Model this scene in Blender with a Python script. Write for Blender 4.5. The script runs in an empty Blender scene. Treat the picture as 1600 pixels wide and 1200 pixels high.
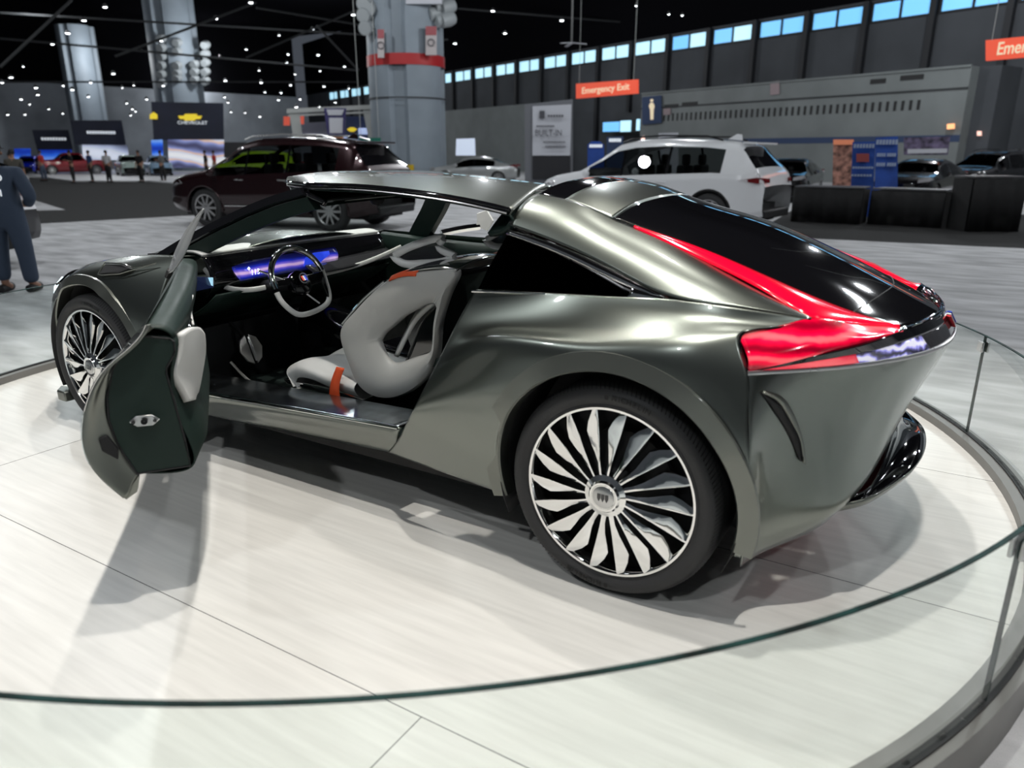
import bpy, bmesh, math, random
import numpy as np
from mathutils import Vector, Matrix, Euler
random.seed(7)
PI = math.pi
SC = bpy.context.scene
COL = SC.collection

# ------------------------------------------------------------------ camera
FPX, HOR, YAW = 1149.0, 238.0, math.radians(31.3)      # focal length in px, horizon row, heading
CAM = np.array([0.932, -3.097, 1.508])
PIT = math.atan((600 - HOR) / FPX)
cd = bpy.data.cameras.new('camera'); cam = bpy.data.objects.new('camera', cd); COL.objects.link(cam)
cam.location = CAM
cam.rotation_euler = (PI/2 - PIT, 0, YAW)
cd.sensor_width = 36; cd.lens = FPX/1600*36; cd.clip_end = 400; cd.clip_start = 0.05
cd.dof.use_dof = True; cd.dof.focus_distance = 3.6; cd.dof.aperture_fstop = cd.lens/1000/0.013
SC.camera = cam
# ------------------------------------------------------------------ world, lights, exposure
w = bpy.data.worlds.new('World'); SC.world = w; w.use_nodes = True
w.node_tree.nodes['Background'].inputs[0].default_value = (0.55, 0.62, 0.75, 1)
w.node_tree.nodes['Background'].inputs[1].default_value = 0.10
SC.view_settings.view_transform = 'Standard'; SC.view_settings.look = 'None'
SC.view_settings.gamma = 1; SC.view_settings.use_curve_mapping = False
SC.view_settings.exposure = 0.0

def area(name, loc, target, sx, sy, power, col=(1, 0.97, 0.92), spread=180):
    l = bpy.data.lights.new(name, 'AREA'); l.shape = 'RECTANGLE'; l.size = sx; l.size_y = sy
    l.energy = power; l.color = col; l.spread = math.radians(spread)
    o = bpy.data.objects.new(name, l); COL.objects.link(o); o.location = loc
    o.rotation_euler = (Vector(target) - Vector(loc)).to_track_quat('-Z', 'Y').to_euler()
    return o
def spot(name, loc, target, power, ang=40, rad=0.1, col=(1, 0.96, 0.9), blend=0.4):
    l = bpy.data.lights.new(name, 'SPOT'); l.energy = power; l.color = col
    l.spot_size = math.radians(ang); l.spot_blend = blend; l.shadow_soft_size = rad
    o = bpy.data.objects.new(name, l); COL.objects.link(o); o.location = loc
    o.rotation_euler = (Vector(target) - Vector(loc)).to_track_quat('-Z', 'Y').to_euler()
    return o
# truss spots above the turntable
spot('spot_light_truss', (0.9, -2.0, 9.5), (-1.0, -0.4, 0), 1900, 60, 0.12)
spot('spot_light_truss', (-1.0, -0.3, 9.2), (-1.4, 0, 0), 1300, 62, 0.12)
spot('spot_light_truss', (-4.2, 2.6, 9.2), (-2.6, -0.5, 0), 1000, 50, 0.12)
spot('spot_light_truss', (-1.2, 5.0, 9.0), (-1.6, -0.3, 0), 380, 60, 0.12)
# hall lighting: high bay lamps
def bay(x, y, e=600, z=9.9, col=(.93, .97, 1)):
    l = bpy.data.lights.new('high_bay_light', 'POINT'); l.energy = e; l.shadow_soft_size = .22; l.color = col
    o = bpy.data.objects.new('high_bay_light', l); COL.objects.link(o); o.location = (x, y, z)
for x, y in ((-8, -6), (0, -9), (9, -4), (-13, 4), (9, 8), (-9, 10), (4, 14), (-17, 14), (-8, 20), (4, 22), (14, 14), (-24, 6), (-26, 22), (-14, 30), (0, 34), (-36, 14), (-38, 32), (-50, 24), (-28, 42), (-56, 42), (12, 34), (-70, 40), (-58, 56), (-80, 58)):
    bay(x, y, 800 if y < 25 else 1400 if x > -55 else 1200)

# ------------------------------------------------------------------ pixel -> world at a known plane
_F = np.array([-math.sin(YAW), math.cos(YAW), 0]); _R = np.array([math.cos(YAW), math.sin(YAW), 0]); _U = np.array([0, 0, 1.])
_D = _F*math.cos(PIT) - _U*math.sin(PIT); _V = _F*math.sin(PIT) + _U*math.cos(PIT)
def ray(px, py): return _R*(px-800)/FPX + _V*(600-py)/FPX + _D
def X(px, py, x): d = ray(px, py); return CAM + d*((x-CAM[0])/d[0])
def Y(px, py, y): d = ray(px, py); return CAM + d*((y-CAM[1])/d[1])
def Z(px, py, z): d = ray(px, py); return CAM + d*((z-CAM[2])/d[2])
def Dp(px, py, dist): d = ray(px, py); return CAM + d*(dist/math.hypot(d[0], d[1]))
def S(px, py, fy):                                     # on the surface y = fy(x, z)
    y = -0.9
    for _ in range(25):
        p = Y(px, py, y); y = 0.5*y + 0.5*fy(p[0], p[2])
    return Y(px, py, y)
def proj(P):
    q = np.array(P, float) - CAM; return 800+FPX*(q@_R)/(q@_D), 600-FPX*(q@_V)/(q@_D)

# ------------------------------------------------------------------ materials
def mat(name, col, rough=0.5, metal=0.0, coat=0.0, emit=None, es=0.0, spec=0.5, trans=0, ior=1.45, bump=None, var=None, coat_r=0.03, rvar=.08):
    m = bpy.data.materials.new(name); m.use_nodes = True; nt = m.node_tree
    b = nt.nodes['Principled BSDF']
    b.inputs['Base Color'].default_value = (*col, 1); b.inputs['Roughness'].default_value = rough
    b.inputs['Metallic'].default_value = metal; b.inputs['Coat Weight'].default_value = coat
    b.inputs['Coat Roughness'].default_value = coat_r
    b.inputs['Specular IOR Level'].default_value = spec; b.inputs['IOR'].default_value = ior
    b.inputs['Transmission Weight'].default_value = trans
    if emit: b.inputs['Emission Color'].default_value = (*emit, 1); b.inputs['Emission Strength'].default_value = es
    tc = nt.nodes.new('ShaderNodeTexCoord')
    n = nt.nodes.new('ShaderNodeTexNoise'); nt.links.new(tc.outputs['Object'], n.inputs['Vector'])
    if var:                                            # (scale, amount, stretch)
        mp = nt.nodes.new('ShaderNodeMapping'); nt.links.new(tc.outputs['Object'], mp.inputs[0]); nt.links.new(mp.outputs[0], n.inputs['Vector'])
        mp.inputs['Scale'].default_value = var[2]
        n.inputs['Scale'].default_value = var[0]; n.inputs['Detail'].default_value = 5
        r = nt.nodes.new('ShaderNodeValToRGB'); nt.links.new(n.outputs['Fac'], r.inputs[0])
        lo = tuple(c*(1-var[1]) for c in col); hi = tuple(min(1, c*(1+var[1])) for c in col)
        r.color_ramp.elements[0].position = .32; r.color_ramp.elements[1].position = .68
        r.color_ramp.elements[0].color = (*lo, 1); r.color_ramp.elements[1].color = (*hi, 1)
        nt.links.new(r.outputs[0], b.inputs['Base Color'])
    else:
        n.inputs['Scale'].default_value = 12
        mr = nt.nodes.new('ShaderNodeMapRange'); nt.links.new(n.outputs['Fac'], mr.inputs[0])
        mr.inputs[3].default_value = max(0, rough*(1-rvar)); mr.inputs[4].default_value = min(1, rough*(1+rvar))
        nt.links.new(mr.outputs[0], b.inputs['Roughness'])
    if bump:
        n2 = nt.nodes.new('ShaderNodeTexNoise'); n2.inputs['Scale'].default_value = bump[0]; n2.inputs['Detail'].default_value = 4
        nt.links.new(tc.outputs['Object'], n2.inputs['Vector'])
        bp = nt.nodes.new('ShaderNodeBump'); bp.inputs['Strength'].default_value = bump[1]; bp.inputs['Distance'].default_value = .01
        nt.links.new(n2.outputs['Fac'], bp.inputs['Height']); nt.links.new(bp.outputs[0], b.inputs['Normal'])
    return m
def clear_glass(name, tint, facing_mix=0.06, rough=0.0):
    m = bpy.data.materials.new(name); m.use_nodes = True; nt = m.node_tree; nt.nodes.clear()
    o = nt.nodes.new('ShaderNodeOutputMaterial'); t = nt.nodes.new('ShaderNodeBsdfTransparent'); g = nt.nodes.new('ShaderNodeBsdfGlossy')
    t.inputs[0].default_value = (*tint, 1); g.inputs['Roughness'].default_value = rough
    f = nt.nodes.new('ShaderNodeFresnel'); f.inputs[0].default_value = 1.45
    mx = nt.nodes.new('ShaderNodeMixShader'); g2 = nt.nodes.new('ShaderNodeNewGeometry'); mu = nt.nodes.new('ShaderNodeMath'); mu.operation = 'SUBTRACT'; mu.use_clamp = True
    nt.links.new(f.outputs[0], mu.inputs[0]); nt.links.new(g2.outputs['Backfacing'], mu.inputs[1]); nt.links.new(mu.outputs[0], mx.inputs[0])
    nt.links.new(t.outputs[0], mx.inputs[1]); nt.links.new(g.outputs[0], mx.inputs[2]); nt.links.new(mx.outputs[0], o.inputs[0])
    return m
M = {}
M['paint'] = mat('grey_metallic_paint', (0.178, 0.195, 0.174), 0.33, 1.0, 1.0, coat_r=.05, rvar=.01)
M['paint2'] = mat('grey_satin_trim', (0.19, 0.20, 0.18), 0.38, 0.9, 0.3)
M['gloss_black'] = mat('gloss_black', (0.004, 0.004, 0.005), 0.06, 0, 1.0)
M['black'] = mat('matt_black', (0.008, 0.008, 0.009), 0.6)
M['rubber'] = mat('tyre_rubber', (0.032, 0.032, 0.033), 0.6, bump=(180, .15))
M['rubber_text'] = mat('raised_rubber_letters', (0.004, 0.004, 0.004), 0.35)
M['chrome'] = mat('polished_aluminium', (0.86, 0.86, 0.85), 0.07, 1.0)
M['satin'] = mat('satin_metal', (0.55, 0.55, 0.55), 0.28, 1.0)
M['green'] = mat('dark_green_leather', (0.010, 0.023, 0.018), 0.55, 0, 0, spec=.35)
M['green_dk'] = mat('dark_green_carpet', (0.006, 0.014, 0.012), 0.9)
M['white_lth'] = mat('light_grey_leather', (0.62, 0.62, 0.60), 0.45)
M['grey_shell'] = mat('light_grey_seat_shell', (0.42, 0.42, 0.40), 0.4, 0, .3)
M['orange'] = mat('orange_webbing', (0.75, 0.09, 0.02), 0.6, bump=(300, .3))
M['red_lens'] = mat('red_lamp_lens', (0.6, 0.0, 0.02), 0.12, 0, 1.0, emit=(1, 0.004, 0.03), es=0.75)
M['red_dark'] = mat('dark_red_lens', (0.12, 0.0, 0.01), 0.1, 0, 1.0, emit=(1, 0.0, 0.03), es=0.06)
M['white_led'] = mat('white_led', (0.9, 0.95, 1), 0.3, emit=(0.75, 0.95, 1), es=2.2)
M['glass_dk'] = clear_glass('dark_tinted_glass', (0.10, 0.11, 0.11))
M['glass_ws'] = clear_glass('windscreen_glass', (0.72, 0.76, 0.74))
M['glass_fence'] = clear_glass('barrier_glass', (0.955, 0.985, 0.975))
M['glass_edge'] = mat('green_glass_edge', (0.004, 0.022, 0.02), 0.5, 0, 0.0, spec=.12, var=(9, .8, (1, 1, 1)))
M['steel'] = mat('brushed_steel', (0.42, 0.41, 0.39), 0.38, 0.9)
M['kerb'] = mat('grey_metal_kerb', (0.20, 0.195, 0.185), 0.45, 0.6)

# ------------------------------------------------------------------ object helpers
def world_mat(o):
    m = o.matrix_basis.copy() if not o.parent else world_mat(o.parent) @ o.matrix_parent_inverse @ o.matrix_basis
    return m
def link(o, parent=None, keep=True):
    COL.objects.link(o)
    if parent:
        o.parent = parent
        if keep: o.matrix_parent_inverse = world_mat(parent).inverted()
    return o
def tag(o, label=None, cat=None, group=None, kind=None):
    if label: o['label'] = label
    if cat: o['category'] = cat
    if group: o['group'] = group
    if kind: o['kind'] = kind
    return o
def empty(name, loc=(0, 0, 0), rz=0, label=None, cat=None, group=None):
    o = bpy.data.objects.new(name, None); COL.objects.link(o); o.location = loc; o.rotation_euler = (0, 0, rz)
    o.empty_display_size = .1
    return tag(o, label, cat, group)
def obj(name, vf, m, parent=None, smooth=True, keep=True, solid=0, bevel=0, angle=40, mats=None, fmi=None, sub=0):
    v, f = vf
    me = bpy.data.meshes.new(name); me.from_pydata([tuple(map(float, p)) for p in v], [], [tuple(q) for q in f]); me.update()
    for mm in (mats or [m]): me.materials.append(mm)
    bm = bmesh.new(); bm.from_mesh(me); bmesh.ops.remove_doubles(bm, verts=bm.verts, dist=1e-5)
    if fmi is None: bmesh.ops.recalc_face_normals(bm, faces=bm.faces)
    bm.to_mesh(me); bm.free()
    if fmi is not None and len(fmi) == len(me.polygons):
        for p, i in zip(me.polygons, fmi): p.material_index = i
    if smooth:
        for p in me.polygons: p.use_smooth = True
        try: me.set_sharp_from_angle(angle=math.radians(angle))
        except Exception: pass
    o = bpy.data.objects.new(name, me); link(o, parent, keep)
    if bevel:
        b = o.modifiers.new('b', 'BEVEL'); b.width = bevel; b.segments = 2; b.limit_method = 'ANGLE'; b.angle_limit = math.radians(40)
    if solid:
        s = o.modifiers.new('s', 'SOLIDIFY'); s.thickness = solid; s.offset = 0
    if sub:
        s = o.modifiers.new('u', 'SUBSURF'); s.levels = s.render_levels = sub
    return o
def join(*parts):
    V, Fc = [], []
    for v, f in parts:
        n = len(V); V += [tuple(p) for p in v]; Fc += [tuple(i+n for i in q) for q in f]
    return V, Fc
def box(x0, x1, y0, y1, z0, z1):
    v = [(x, y, z) for z in (z0, z1) for y in (y0, y1) for x in (x0, x1)]
    return v, [(0, 2, 3, 1), (4, 5, 7, 6), (0, 1, 5, 4), (2, 6, 7, 3), (0, 4, 6, 2), (1, 3, 7, 5)]
def xf(vf, mtx):
    return [tuple(mtx @ Vector(tuple(map(float, p)))) for p in vf[0]], vf[1]
def mirror(vf): return [(p[0], -p[1], p[2]) for p in vf[0]], vf[1]
def spline(P, n, closed=False):                        # natural cubic through P (k x d), n samples
    P = np.array(P, float); k = len(P)
    if k == 2: t = np.linspace(0, 1, n)[:, None]; return P[0]*(1-t)+P[1]*t
    d = np.linalg.norm(np.diff(P, axis=0), axis=1); t = np.concatenate([[0], np.cumsum(np.maximum(d, 1e-6)**.75)])
    return _nat(t, P, np.linspace(0, t[-1], n))
def _nat(t, P, s):
    k = len(t); h = np.diff(t); A = np.zeros((k, k)); B = np.zeros((k, P.shape[1])); A[0, 0] = A[-1, -1] = 1
    for i in range(1, k-1):
        A[i, i-1] = h[i-1]; A[i, i] = 2*(h[i-1]+h[i]); A[i, i+1] = h[i]
        B[i] = 6*((P[i+1]-P[i])/h[i]-(P[i]-P[i-1])/h[i-1])
    Mx = np.linalg.solve(A, B); i = np.clip(np.searchsorted(t, s, side='right')-1, 0, k-2)
    a = (t[i+1]-s)[:, None]; b = (s-t[i])[:, None]; hh = h[i][:, None]
    return Mx[i]*a**3/(6*hh)+Mx[i+1]*b**3/(6*hh)+(P[i]/hh-Mx[i]*hh/6)*a+(P[i+1]/hh-Mx[i+1]*hh/6)*b
def net(rows, nu, nv, linv=False):                     # rows of control points -> nv x nu x 3
    A = np.array([[np.array(p, float) for p in r] for r in rows])
    du = np.linalg.norm(np.diff(A, axis=1), axis=2).mean(0); tu = np.concatenate([[0], np.cumsum(np.maximum(du, 1e-4)**.8)])
    B = np.array([_nat(tu, r, np.linspace(0, tu[-1], nu)) if len(tu) > 2 else spline(r, nu) for r in A])
    if len(rows) == 2 or linv:
        t = np.linspace(0, len(rows)-1, nv); i = np.clip(t.astype(int), 0, len(rows)-2); f = (t-i)[:, None, None]
        return B[i]*(1-f)+B[i+1]*f
    dv = np.linalg.norm(np.diff(A, axis=0), axis=2).mean(1); tv = np.concatenate([[0], np.cumsum(np.maximum(dv, 1e-4)**.8)])
    G = np.zeros((nv, nu, 3)); sv = np.linspace(0, tv[-1], nv)
    for j in range(nu): G[:, j] = _nat(tv, B[:, j], sv)
    return G
def gmesh(G, keep=None):
    nv, nu = G.shape[:2]; v = G.reshape(-1, 3); f = []
    for i in range(nv-1):
        for j in range(nu-1):
            if keep is None or keep((G[i, j]+G[i+1, j+1]+G[i, j+1]+G[i+1, j])/4): f.append((i*nu+j, i*nu+j+1, (i+1)*nu+j+1, (i+1)*nu+j))
    return [tuple(p) for p in v], f
def arch_cut(G, cx, cz, R):                            # cut a wheel opening in an x-z grid and snap its border to the circle
    nv, nu = G.shape[:2]; d = np.hypot(G[..., 0]-cx, G[..., 2]-cz); ins = d < R
    f = []; used = set()
    for i in range(nv-1):
        for j in range(nu-1):
            q = [(i, j), (i, j+1), (i+1, j+1), (i+1, j)]
            if all(ins[a] for a in q): continue
            f.append(tuple(a*nu+b for a, b in q)); used.update(a for a in q if ins[a])
    G0 = G.reshape(-1, 3); G = G.copy()
    for a in used:
        dx, dz = G[a][0]-cx, G[a][2]-cz; L = max(math.hypot(dx, dz), 1e-6); x, z = cx+dx*R/L, cz+dz*R/L
        q = (G0[:, 0]-x)**2+(G0[:, 2]-z)**2; k = np.argsort(q)[:4]; w = 1/(q[k]+1e-6); G[a] = (x, float((G0[k, 1]*w).sum()/w.sum()), z)
    return [tuple(p) for p in G.reshape(-1, 3)], f
def clean(vf):
    v, f = vf; u = sorted({i for q in f for i in q}); mp = {a: b for b, a in enumerate(u)}
    return [v[i] for i in u], [tuple(mp[i] for i in q) for q in f]
def lathe(prof, seg=64, axis='y', c=(0, 0, 0), closed=False):
    v, f = [], []; n = len(prof)
    for s in range(seg):
        a = 2*PI*s/seg
        for r, h in prof:
            if axis == 'y': v.append((c[0]+r*math.cos(a), c[1]+h, c[2]+r*math.sin(a)))
            else: v.append((c[0]+r*math.cos(a), c[1]+r*math.sin(a), c[2]+h))
    for s in range(seg):
        t = (s+1) % seg
        for i in range(n-1+(1 if closed else 0)):
            k = (i+1) % n; f.append((s*n+i, t*n+i, t*n+k, s*n+k))
    return v, f
def tube(P, r, seg=8, closed=False, ell=None, up=(0, 0, 1)):
    P = [np.array(p, float) for p in P]; n = len(P); v, f = [], []
    rr = r if hasattr(r, '__len__') else [r]*n
    for i, p in enumerate(P):
        a = P[(i-1) % n] if (closed or i > 0) else p; b = P[(i+1) % n] if (closed or i < n-1) else p
        t = (b-a)/max(np.linalg.norm(b-a), 1e-9); u = np.array(up, float)
        if abs(t@u) > .95: u = np.array([1., 0, 0])
        s = np.cross(t, u); s /= np.linalg.norm(s); u = np.cross(s, t)
        for k in range(seg):
            c, q = math.cos(2*PI*k/seg), math.sin(2*PI*k/seg)
            if ell: v.append(tuple(p+s*c*ell[0]+u*q*ell[1]))
            else: v.append(tuple(p+s*c*rr[i]+u*q*rr[i]))
    for i in range(n if closed else n-1):
        j = (i+1) % n
        for k in range(seg): l = (k+1) % seg; f.append((i*seg+k, i*seg+l, j*seg+l, j*seg+k))
    if not closed: f += [tuple(range(seg)), tuple(range((n-1)*seg, n*seg))[::-1]]
    return v, f
def prism(poly, off):                                  # polygon (3d points) extruded by the vector off
    n = len(poly); off = np.array(off, float); v = [tuple(p) for p in poly]+[tuple(np.array(p)+off) for p in poly]
    return v, [tuple(range(n)), tuple(range(2*n-1, n-1, -1))]+[(i, (i+1) % n, n+(i+1) % n, n+i) for i in range(n)]
def text_vf(s, size, ext=0.0, align='CENTER', shear=0, bold=0.0):
    c = bpy.data.curves.new('t', 'FONT'); c.body = s; c.size = size; c.extrude = ext; c.align_x = align; c.align_y = 'CENTER'; c.shear = shear; c.offset = bold
    o = bpy.data.objects.new('t', c); COL.objects.link(o); dg = bpy.context.evaluated_depsgraph_get(); dg.update()
    me = bpy.data.meshes.new_from_object(o.evaluated_get(dg)); v = [tuple(p.co) for p in me.vertices]; f = [tuple(p.vertices) for p in me.polygons]
    bpy.data.objects.remove(o); bpy.data.meshes.remove(me); bpy.data.curves.remove(c)
    return v, f
def copy_tree(o, parent=None):
    c = o.copy(); COL.objects.link(c); c.parent = parent
    for ch in [k for k in bpy.data.objects if k.parent == o]: copy_tree(ch, c)
    return c
# ================================================================== the setting: hall floor, turntable
FL = -0.12
M['carpet'] = mat('grey_hall_carpet', (0.47, 0.47, 0.48), 0.95, var=(1.3, .28, (1, 3.2, 1)), bump=(220, .5))
M['carpet_dk'] = mat('black_hall_carpet', (0.007, 0.007, 0.007), 0.95, bump=(150, .5))
M['hall_wall'] = mat('dark_grey_wall_panels', (0.055, 0.06, 0.068), 0.8, var=(.4, .15, (1, 1, 1)))
M['block_wall'] = mat('grey_painted_block', (0.16, 0.175, 0.175), 0.75, var=(.6, .1, (1, 1, 1)))
M['column'] = mat('grey_blue_column_paint', (0.20, 0.235, 0.27), 0.6, var=(.8, .08, (1, 1, 1)))
M['ceiling'] = mat('black_ceiling', (0.004, 0.004, 0.005), 0.95, spec=0)
M['deck'] = mat('pale_turntable_boards', (0.62, 0.61, 0.58), 0.33, 0, 0.0, var=(2.2, .07, (1, 14, 1)), spec=.5)
M['seam'] = mat('dark_seam', (0.12, 0.12, 0.12), 0.8)
floor = obj('floor', box(-110, 40, -14, 75, FL-.1, FL), M['carpet'], smooth=False); tag(floor, kind='structure')
def carpet_strip(pts, h=.004):
    P = [Z(px, py, FL+.002) for px, py in pts]; o = obj('floor', prism([(p[0], p[1], FL) for p in P], (0, 0, h)), M['carpet_dk'], smooth=False); tag(o, kind='structure'); return o
carpet_strip([(-160, 362), (0, 356), (50, 350), (290, 337), (620, 322), (620, 296), (290, 284), (45, 277), (48, 311), (103, 328), (-160, 334)])
carpet_strip([(1165, 372), (1235, 371), (1600, 388), (1800, 398), (1800, 340), (1600, 335), (1235, 330)])

TC = np.array([-1.673, 0.133]); RK, RG, RO = 2.995, 3.056, 3.097
tt = empty('turntable', (TC[0], TC[1], FL), 0, 'round white turntable platform with fine seams carrying the grey coupe', 'turntable')
obj('deck', lathe([(0.001, 0), (1.5, 0), (RK, 0), (RK, -.05), (0.001, -.05)], 160, 'z', (TC[0], TC[1], 0)), M['deck'], tt, angle=30)
seams = []
for y in (-2.35-.8, -1.79, -0.435, 0.86, 2.16):
    w = math.sqrt(max(0, RK**2-(y-TC[1])**2))
    if w > .1: seams.append(box(TC[0]-w, TC[0]+w, y-.0014, y+.0014, 0, .0006))
seams.append(box(-.161, -.158, -2.45, -1.79, 0, .0006)); seams.append(box(-3.05, -3.047, -.435, -1.79, 0, .0006)); seams.append(box(-1.6, -1.597, .86, -.435, 0, .0006))
obj('seam', join(*seams), M['seam'], tt, smooth=False)
obj('kerb', lathe([(RK, -.04), (RK, .046), (RO, .046), (RO, FL)], 200, 'z', (TC[0], TC[1], 0)), M['kerb'], tt, angle=30)
obj('kerb_gasket', lathe([(RG-.014, .046), (RG-.014, .052), (RG+.014, .052), (RG+.014, .046)], 200, 'z', (TC[0], TC[1], 0)), M['black'], tt)
# glass barrier: curved panes on the kerb, a clamp at each joint
GZ0, GZ1, GT = .050, .591, .0065
JO = [24.7, -21.0, -112.0, -157.5, -203.0, -249.0, -292.0, -335.3]
glabel = {0: 'curved clear glass panel at the front of the turntable with long dark green top edge', 1: 'curved glass panel beside the left rear of the platform', 2: 'curved glass barrier panel far left of the platform edge',
          3: 'curved glass panel beyond the nose of the grey coupe', 4: 'curved glass panel behind the far side front wheel', 5: 'curved glass panel behind the far side of the coupe cabin', 6: 'curved glass panel behind the coupe tail and the far right clamp'}
def arc_sheet(a0, a1, r0, r1, z0, z1, n):
    v = []; f = []
    for i in range(n+1):
        a = math.radians(a0+(a1-a0)*i/n)
        for r, z in ((r0, z0), (r1, z0), (r1, z1), (r0, z1)): v.append((TC[0]+r*math.cos(a), TC[1]+r*math.sin(a), z))
    for i in range(n):
        for k in range(4): f.append((i*4+k, i*4+(k+1) % 4, i*4+4+(k+1) % 4, i*4+4+k))
    f += [(0, 3, 2, 1), (n*4, n*4+1, n*4+2, n*4+3)]; return v, f
for i in range(len(JO)):
    a0 = JO[i]-.08; a1 = (JO[i+1] if i+1 < len(JO) else JO[0]-360)+.08
    lab = ['curved clear glass panel between the two metal clamps at the right', 'long curved glass panel nearest the camera with dark green top edge', 'curved glass barrier panel off the left end of the platform', 'curved glass panel to the left of the front wheel', 'curved glass panel beyond the nose of the coupe', 'curved glass panel behind the cabin of the coupe', 'curved glass panel behind the rear deck of the coupe', 'curved glass panel at upper right behind the coupe tail'][i]
    n = max(8, int(abs(a1-a0)/1.2)); P = .0
    t = empty('glass_barrier_panel', (TC[0]+RG*math.cos(math.radians((a0+a1)/2)), TC[1]+RG*math.sin(math.radians((a0+a1)/2)), GZ0), 0, lab, 'glass barrier', 'glass panels around the turntable')
    obj('pane', arc_sheet(a0, a1, RG-GT, RG+GT, GZ0+.002, GZ1-.004, n), M['glass_fence'], t, angle=30)
    obj('top_edge', arc_sheet(a0, a1, RG-GT, RG+GT, GZ1-.004, GZ1, n), M['glass_edge'], t, angle=30)
    obj('side_edge', arc_sheet(a0-.08, a0+.02, RG-GT, RG+GT, GZ0+.002, GZ1, 1), M['glass_edge'], t, smooth=False)
for i, a in enumerate(JO):
    if i in (2, 3, 4, 5, 6): continue
    ar = math.radians(a)
    mt = Matrix.Translation((TC[0]+RG*math.cos(ar), TC[1]+RG*math.sin(ar), .53)) @ Matrix.Rotation(ar, 4, 'Z')
    t = empty('glass_clamp', mt.translation, 0, ['brushed metal clamp joining glass panels at the far right beside the tail', 'brushed metal clamp at the right edge of the photo nearest the camera', '', '', '', '', '', 'x'][i] if i < 2 else 'brushed metal clamp on the glass joint hidden behind the coupe tail', 'glass clamp', 'metal clamps on the glass joints')
    if i == 7: bpy.data.objects.remove(t); continue
    for s in (-1, 1): obj('clamp_plate', xf(box(*(sorted((s*(GT+.001), s*(GT+.012)))), -.028, .028, -.028, .028), mt), M['satin'], t, bevel=.003)
    obj('clamp_bolt', xf(box(-GT-.001, GT+.001, -.004, .004, -.02, .02), mt), M['steel'], t)
# ================================================================== the grey coupe on the turntable
# car frame = world frame: x to the tail, y to the far side, z up; rear axle at x = 0
WB = 3.04; WR = .39; ACZ = .395
car = empty('concept_coupe', (-1.5, 0, 0), 0, 'grey green metallic low coupe on the turntable with near door and roof panel open', 'car')
def prof(z):                                           # half-width of the body side against height
    return float(np.interp(z, [.20, .27, .33, .43, .49, .565, .64, .726, .806, .873, .938, .985, 1.03], [.80, .84, .875, .907, .95, .985, .994, .978, .944, .894, .815, .785, .775]))
def both(name, vf, m, **k):                            # a near-side panel and its far-side mirror
    a = obj(name, vf, m, car, **k); b = obj(name, mirror(vf), m, car, **k); return a, b

# --- rear quarter panel: rows from the belt down, columns from the door cut to the lamp
def V(*a): return np.array(a, float)
q0 = [Y(745, 452, -.79), Y(850, 458, -.80), Y(950, 464, -.815), Y(1045, 468, -.825), Y(1150, 481, -.81), Y(1268, 498, -.72)]
q1 = [Y(735, 468, -.795), Y(850, 477, -.825), Y(950, 484, -.85), Y(1045, 492, -.86), Y(1120, 501, -.85), Y(1207, 512, -.80)]
q2 = [Y(716, 502, -.83), Y(830, 515, -.895), Y(935, 521, -.935), Y(1030, 524, -.945), Y(1095, 526, -.93), Y(1155, 525, -.885)]
q3 = [Y(694, 547, -.89), V(-.42, -.955, .885), V(-.12, -.995, .895), V(.10, -1.0, .905), V(.28, -.98, .905), Y(1168, 582, -.925)]
q4 = [Y(668, 598, -.95), V(-.44, -.985, .78), V(-.13, -1.01, .80), V(.13, -1.012, .80), V(.32, -.99, .795), V(.455, -.95, .77)]
q5 = [Y(648, 637, -.985), V(-.46, -.995, .65), V(-.14, -1.01, .65), V(.16, -1.012, .65), V(.36, -.995, .65), V(.475, -.968, .64)]
q6 = [Y(631, 670, -.955), V(-.48, -.975, .49), V(-.15, -.99, .48), V(.18, -.99, .48), V(.38, -.98, .48), V(.485, -.96, .47)]
q7 = [Y(622, 687, -.92), V(-.48, -.955, .39), V(-.15, -.97, .38), V(.18, -.97, .38), V(.38, -.96, .38), V(.485, -.95, .37)]
q8 = [Y(606, 706, -.87), V(-.48, -.93, .27), V(-.15, -.95, .27), V(.18, -.95, .27), V(.38, -.94, .265), V(.475, -.93, .265)]
G = net([q0, q1, q2, q3, q4, q5, q6, q7, q8], 110, 90)
AR = .452
qv = clean(arch_cut(G, .02, ACZ, AR))
both('rear_quarter_panel', qv, M['paint'], solid=.006, angle=60)
def ysurf(G):                                          # sample y of a side grid at (x, z)
    F = G.reshape(-1, 3)
    def f(x, z): d = (F[:, 0]-x)**2+(F[:, 2]-z)**2; k = np.argsort(d)[:4]; w = 1/(d[k]+1e-5); return float((F[k, 1]*w).sum()/w.sum())
    return f
yq = ysurf(G)
def flare(cx, a0, a1, ys, r0, r1, name='wheel_arch_flare', n=72):   # raised band round a wheel opening
    v = []; f = []
    for i in range(n+1):
        a = math.radians(a0+(a1-a0)*i/n)
        for r, dy in ((r1+.002, .004), (r1, -.008), (r0+.006, -.012), (r0, -.004), (r0-.001, .055)):
            x, z = cx+r*math.cos(a), ACZ+r*math.sin(a); v.append((x, ys(x, z)+dy, z))
    for i in range(n):
        for k in range(4): f.append((i*5+k, i*5+k+1, i*5+6+k, i*5+5+k))
    both(name, (v, f), M['paint2'], angle=35)
flare(.02, -14, 197, lambda x, z: float(np.interp(z, [.2, .3, .5, .65, .8, .9], [-.94, -.955, -.985, -1.01, -1.01, -1.0]))+.02*(abs(x-.02)/.5)**2, .438, .505)
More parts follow.
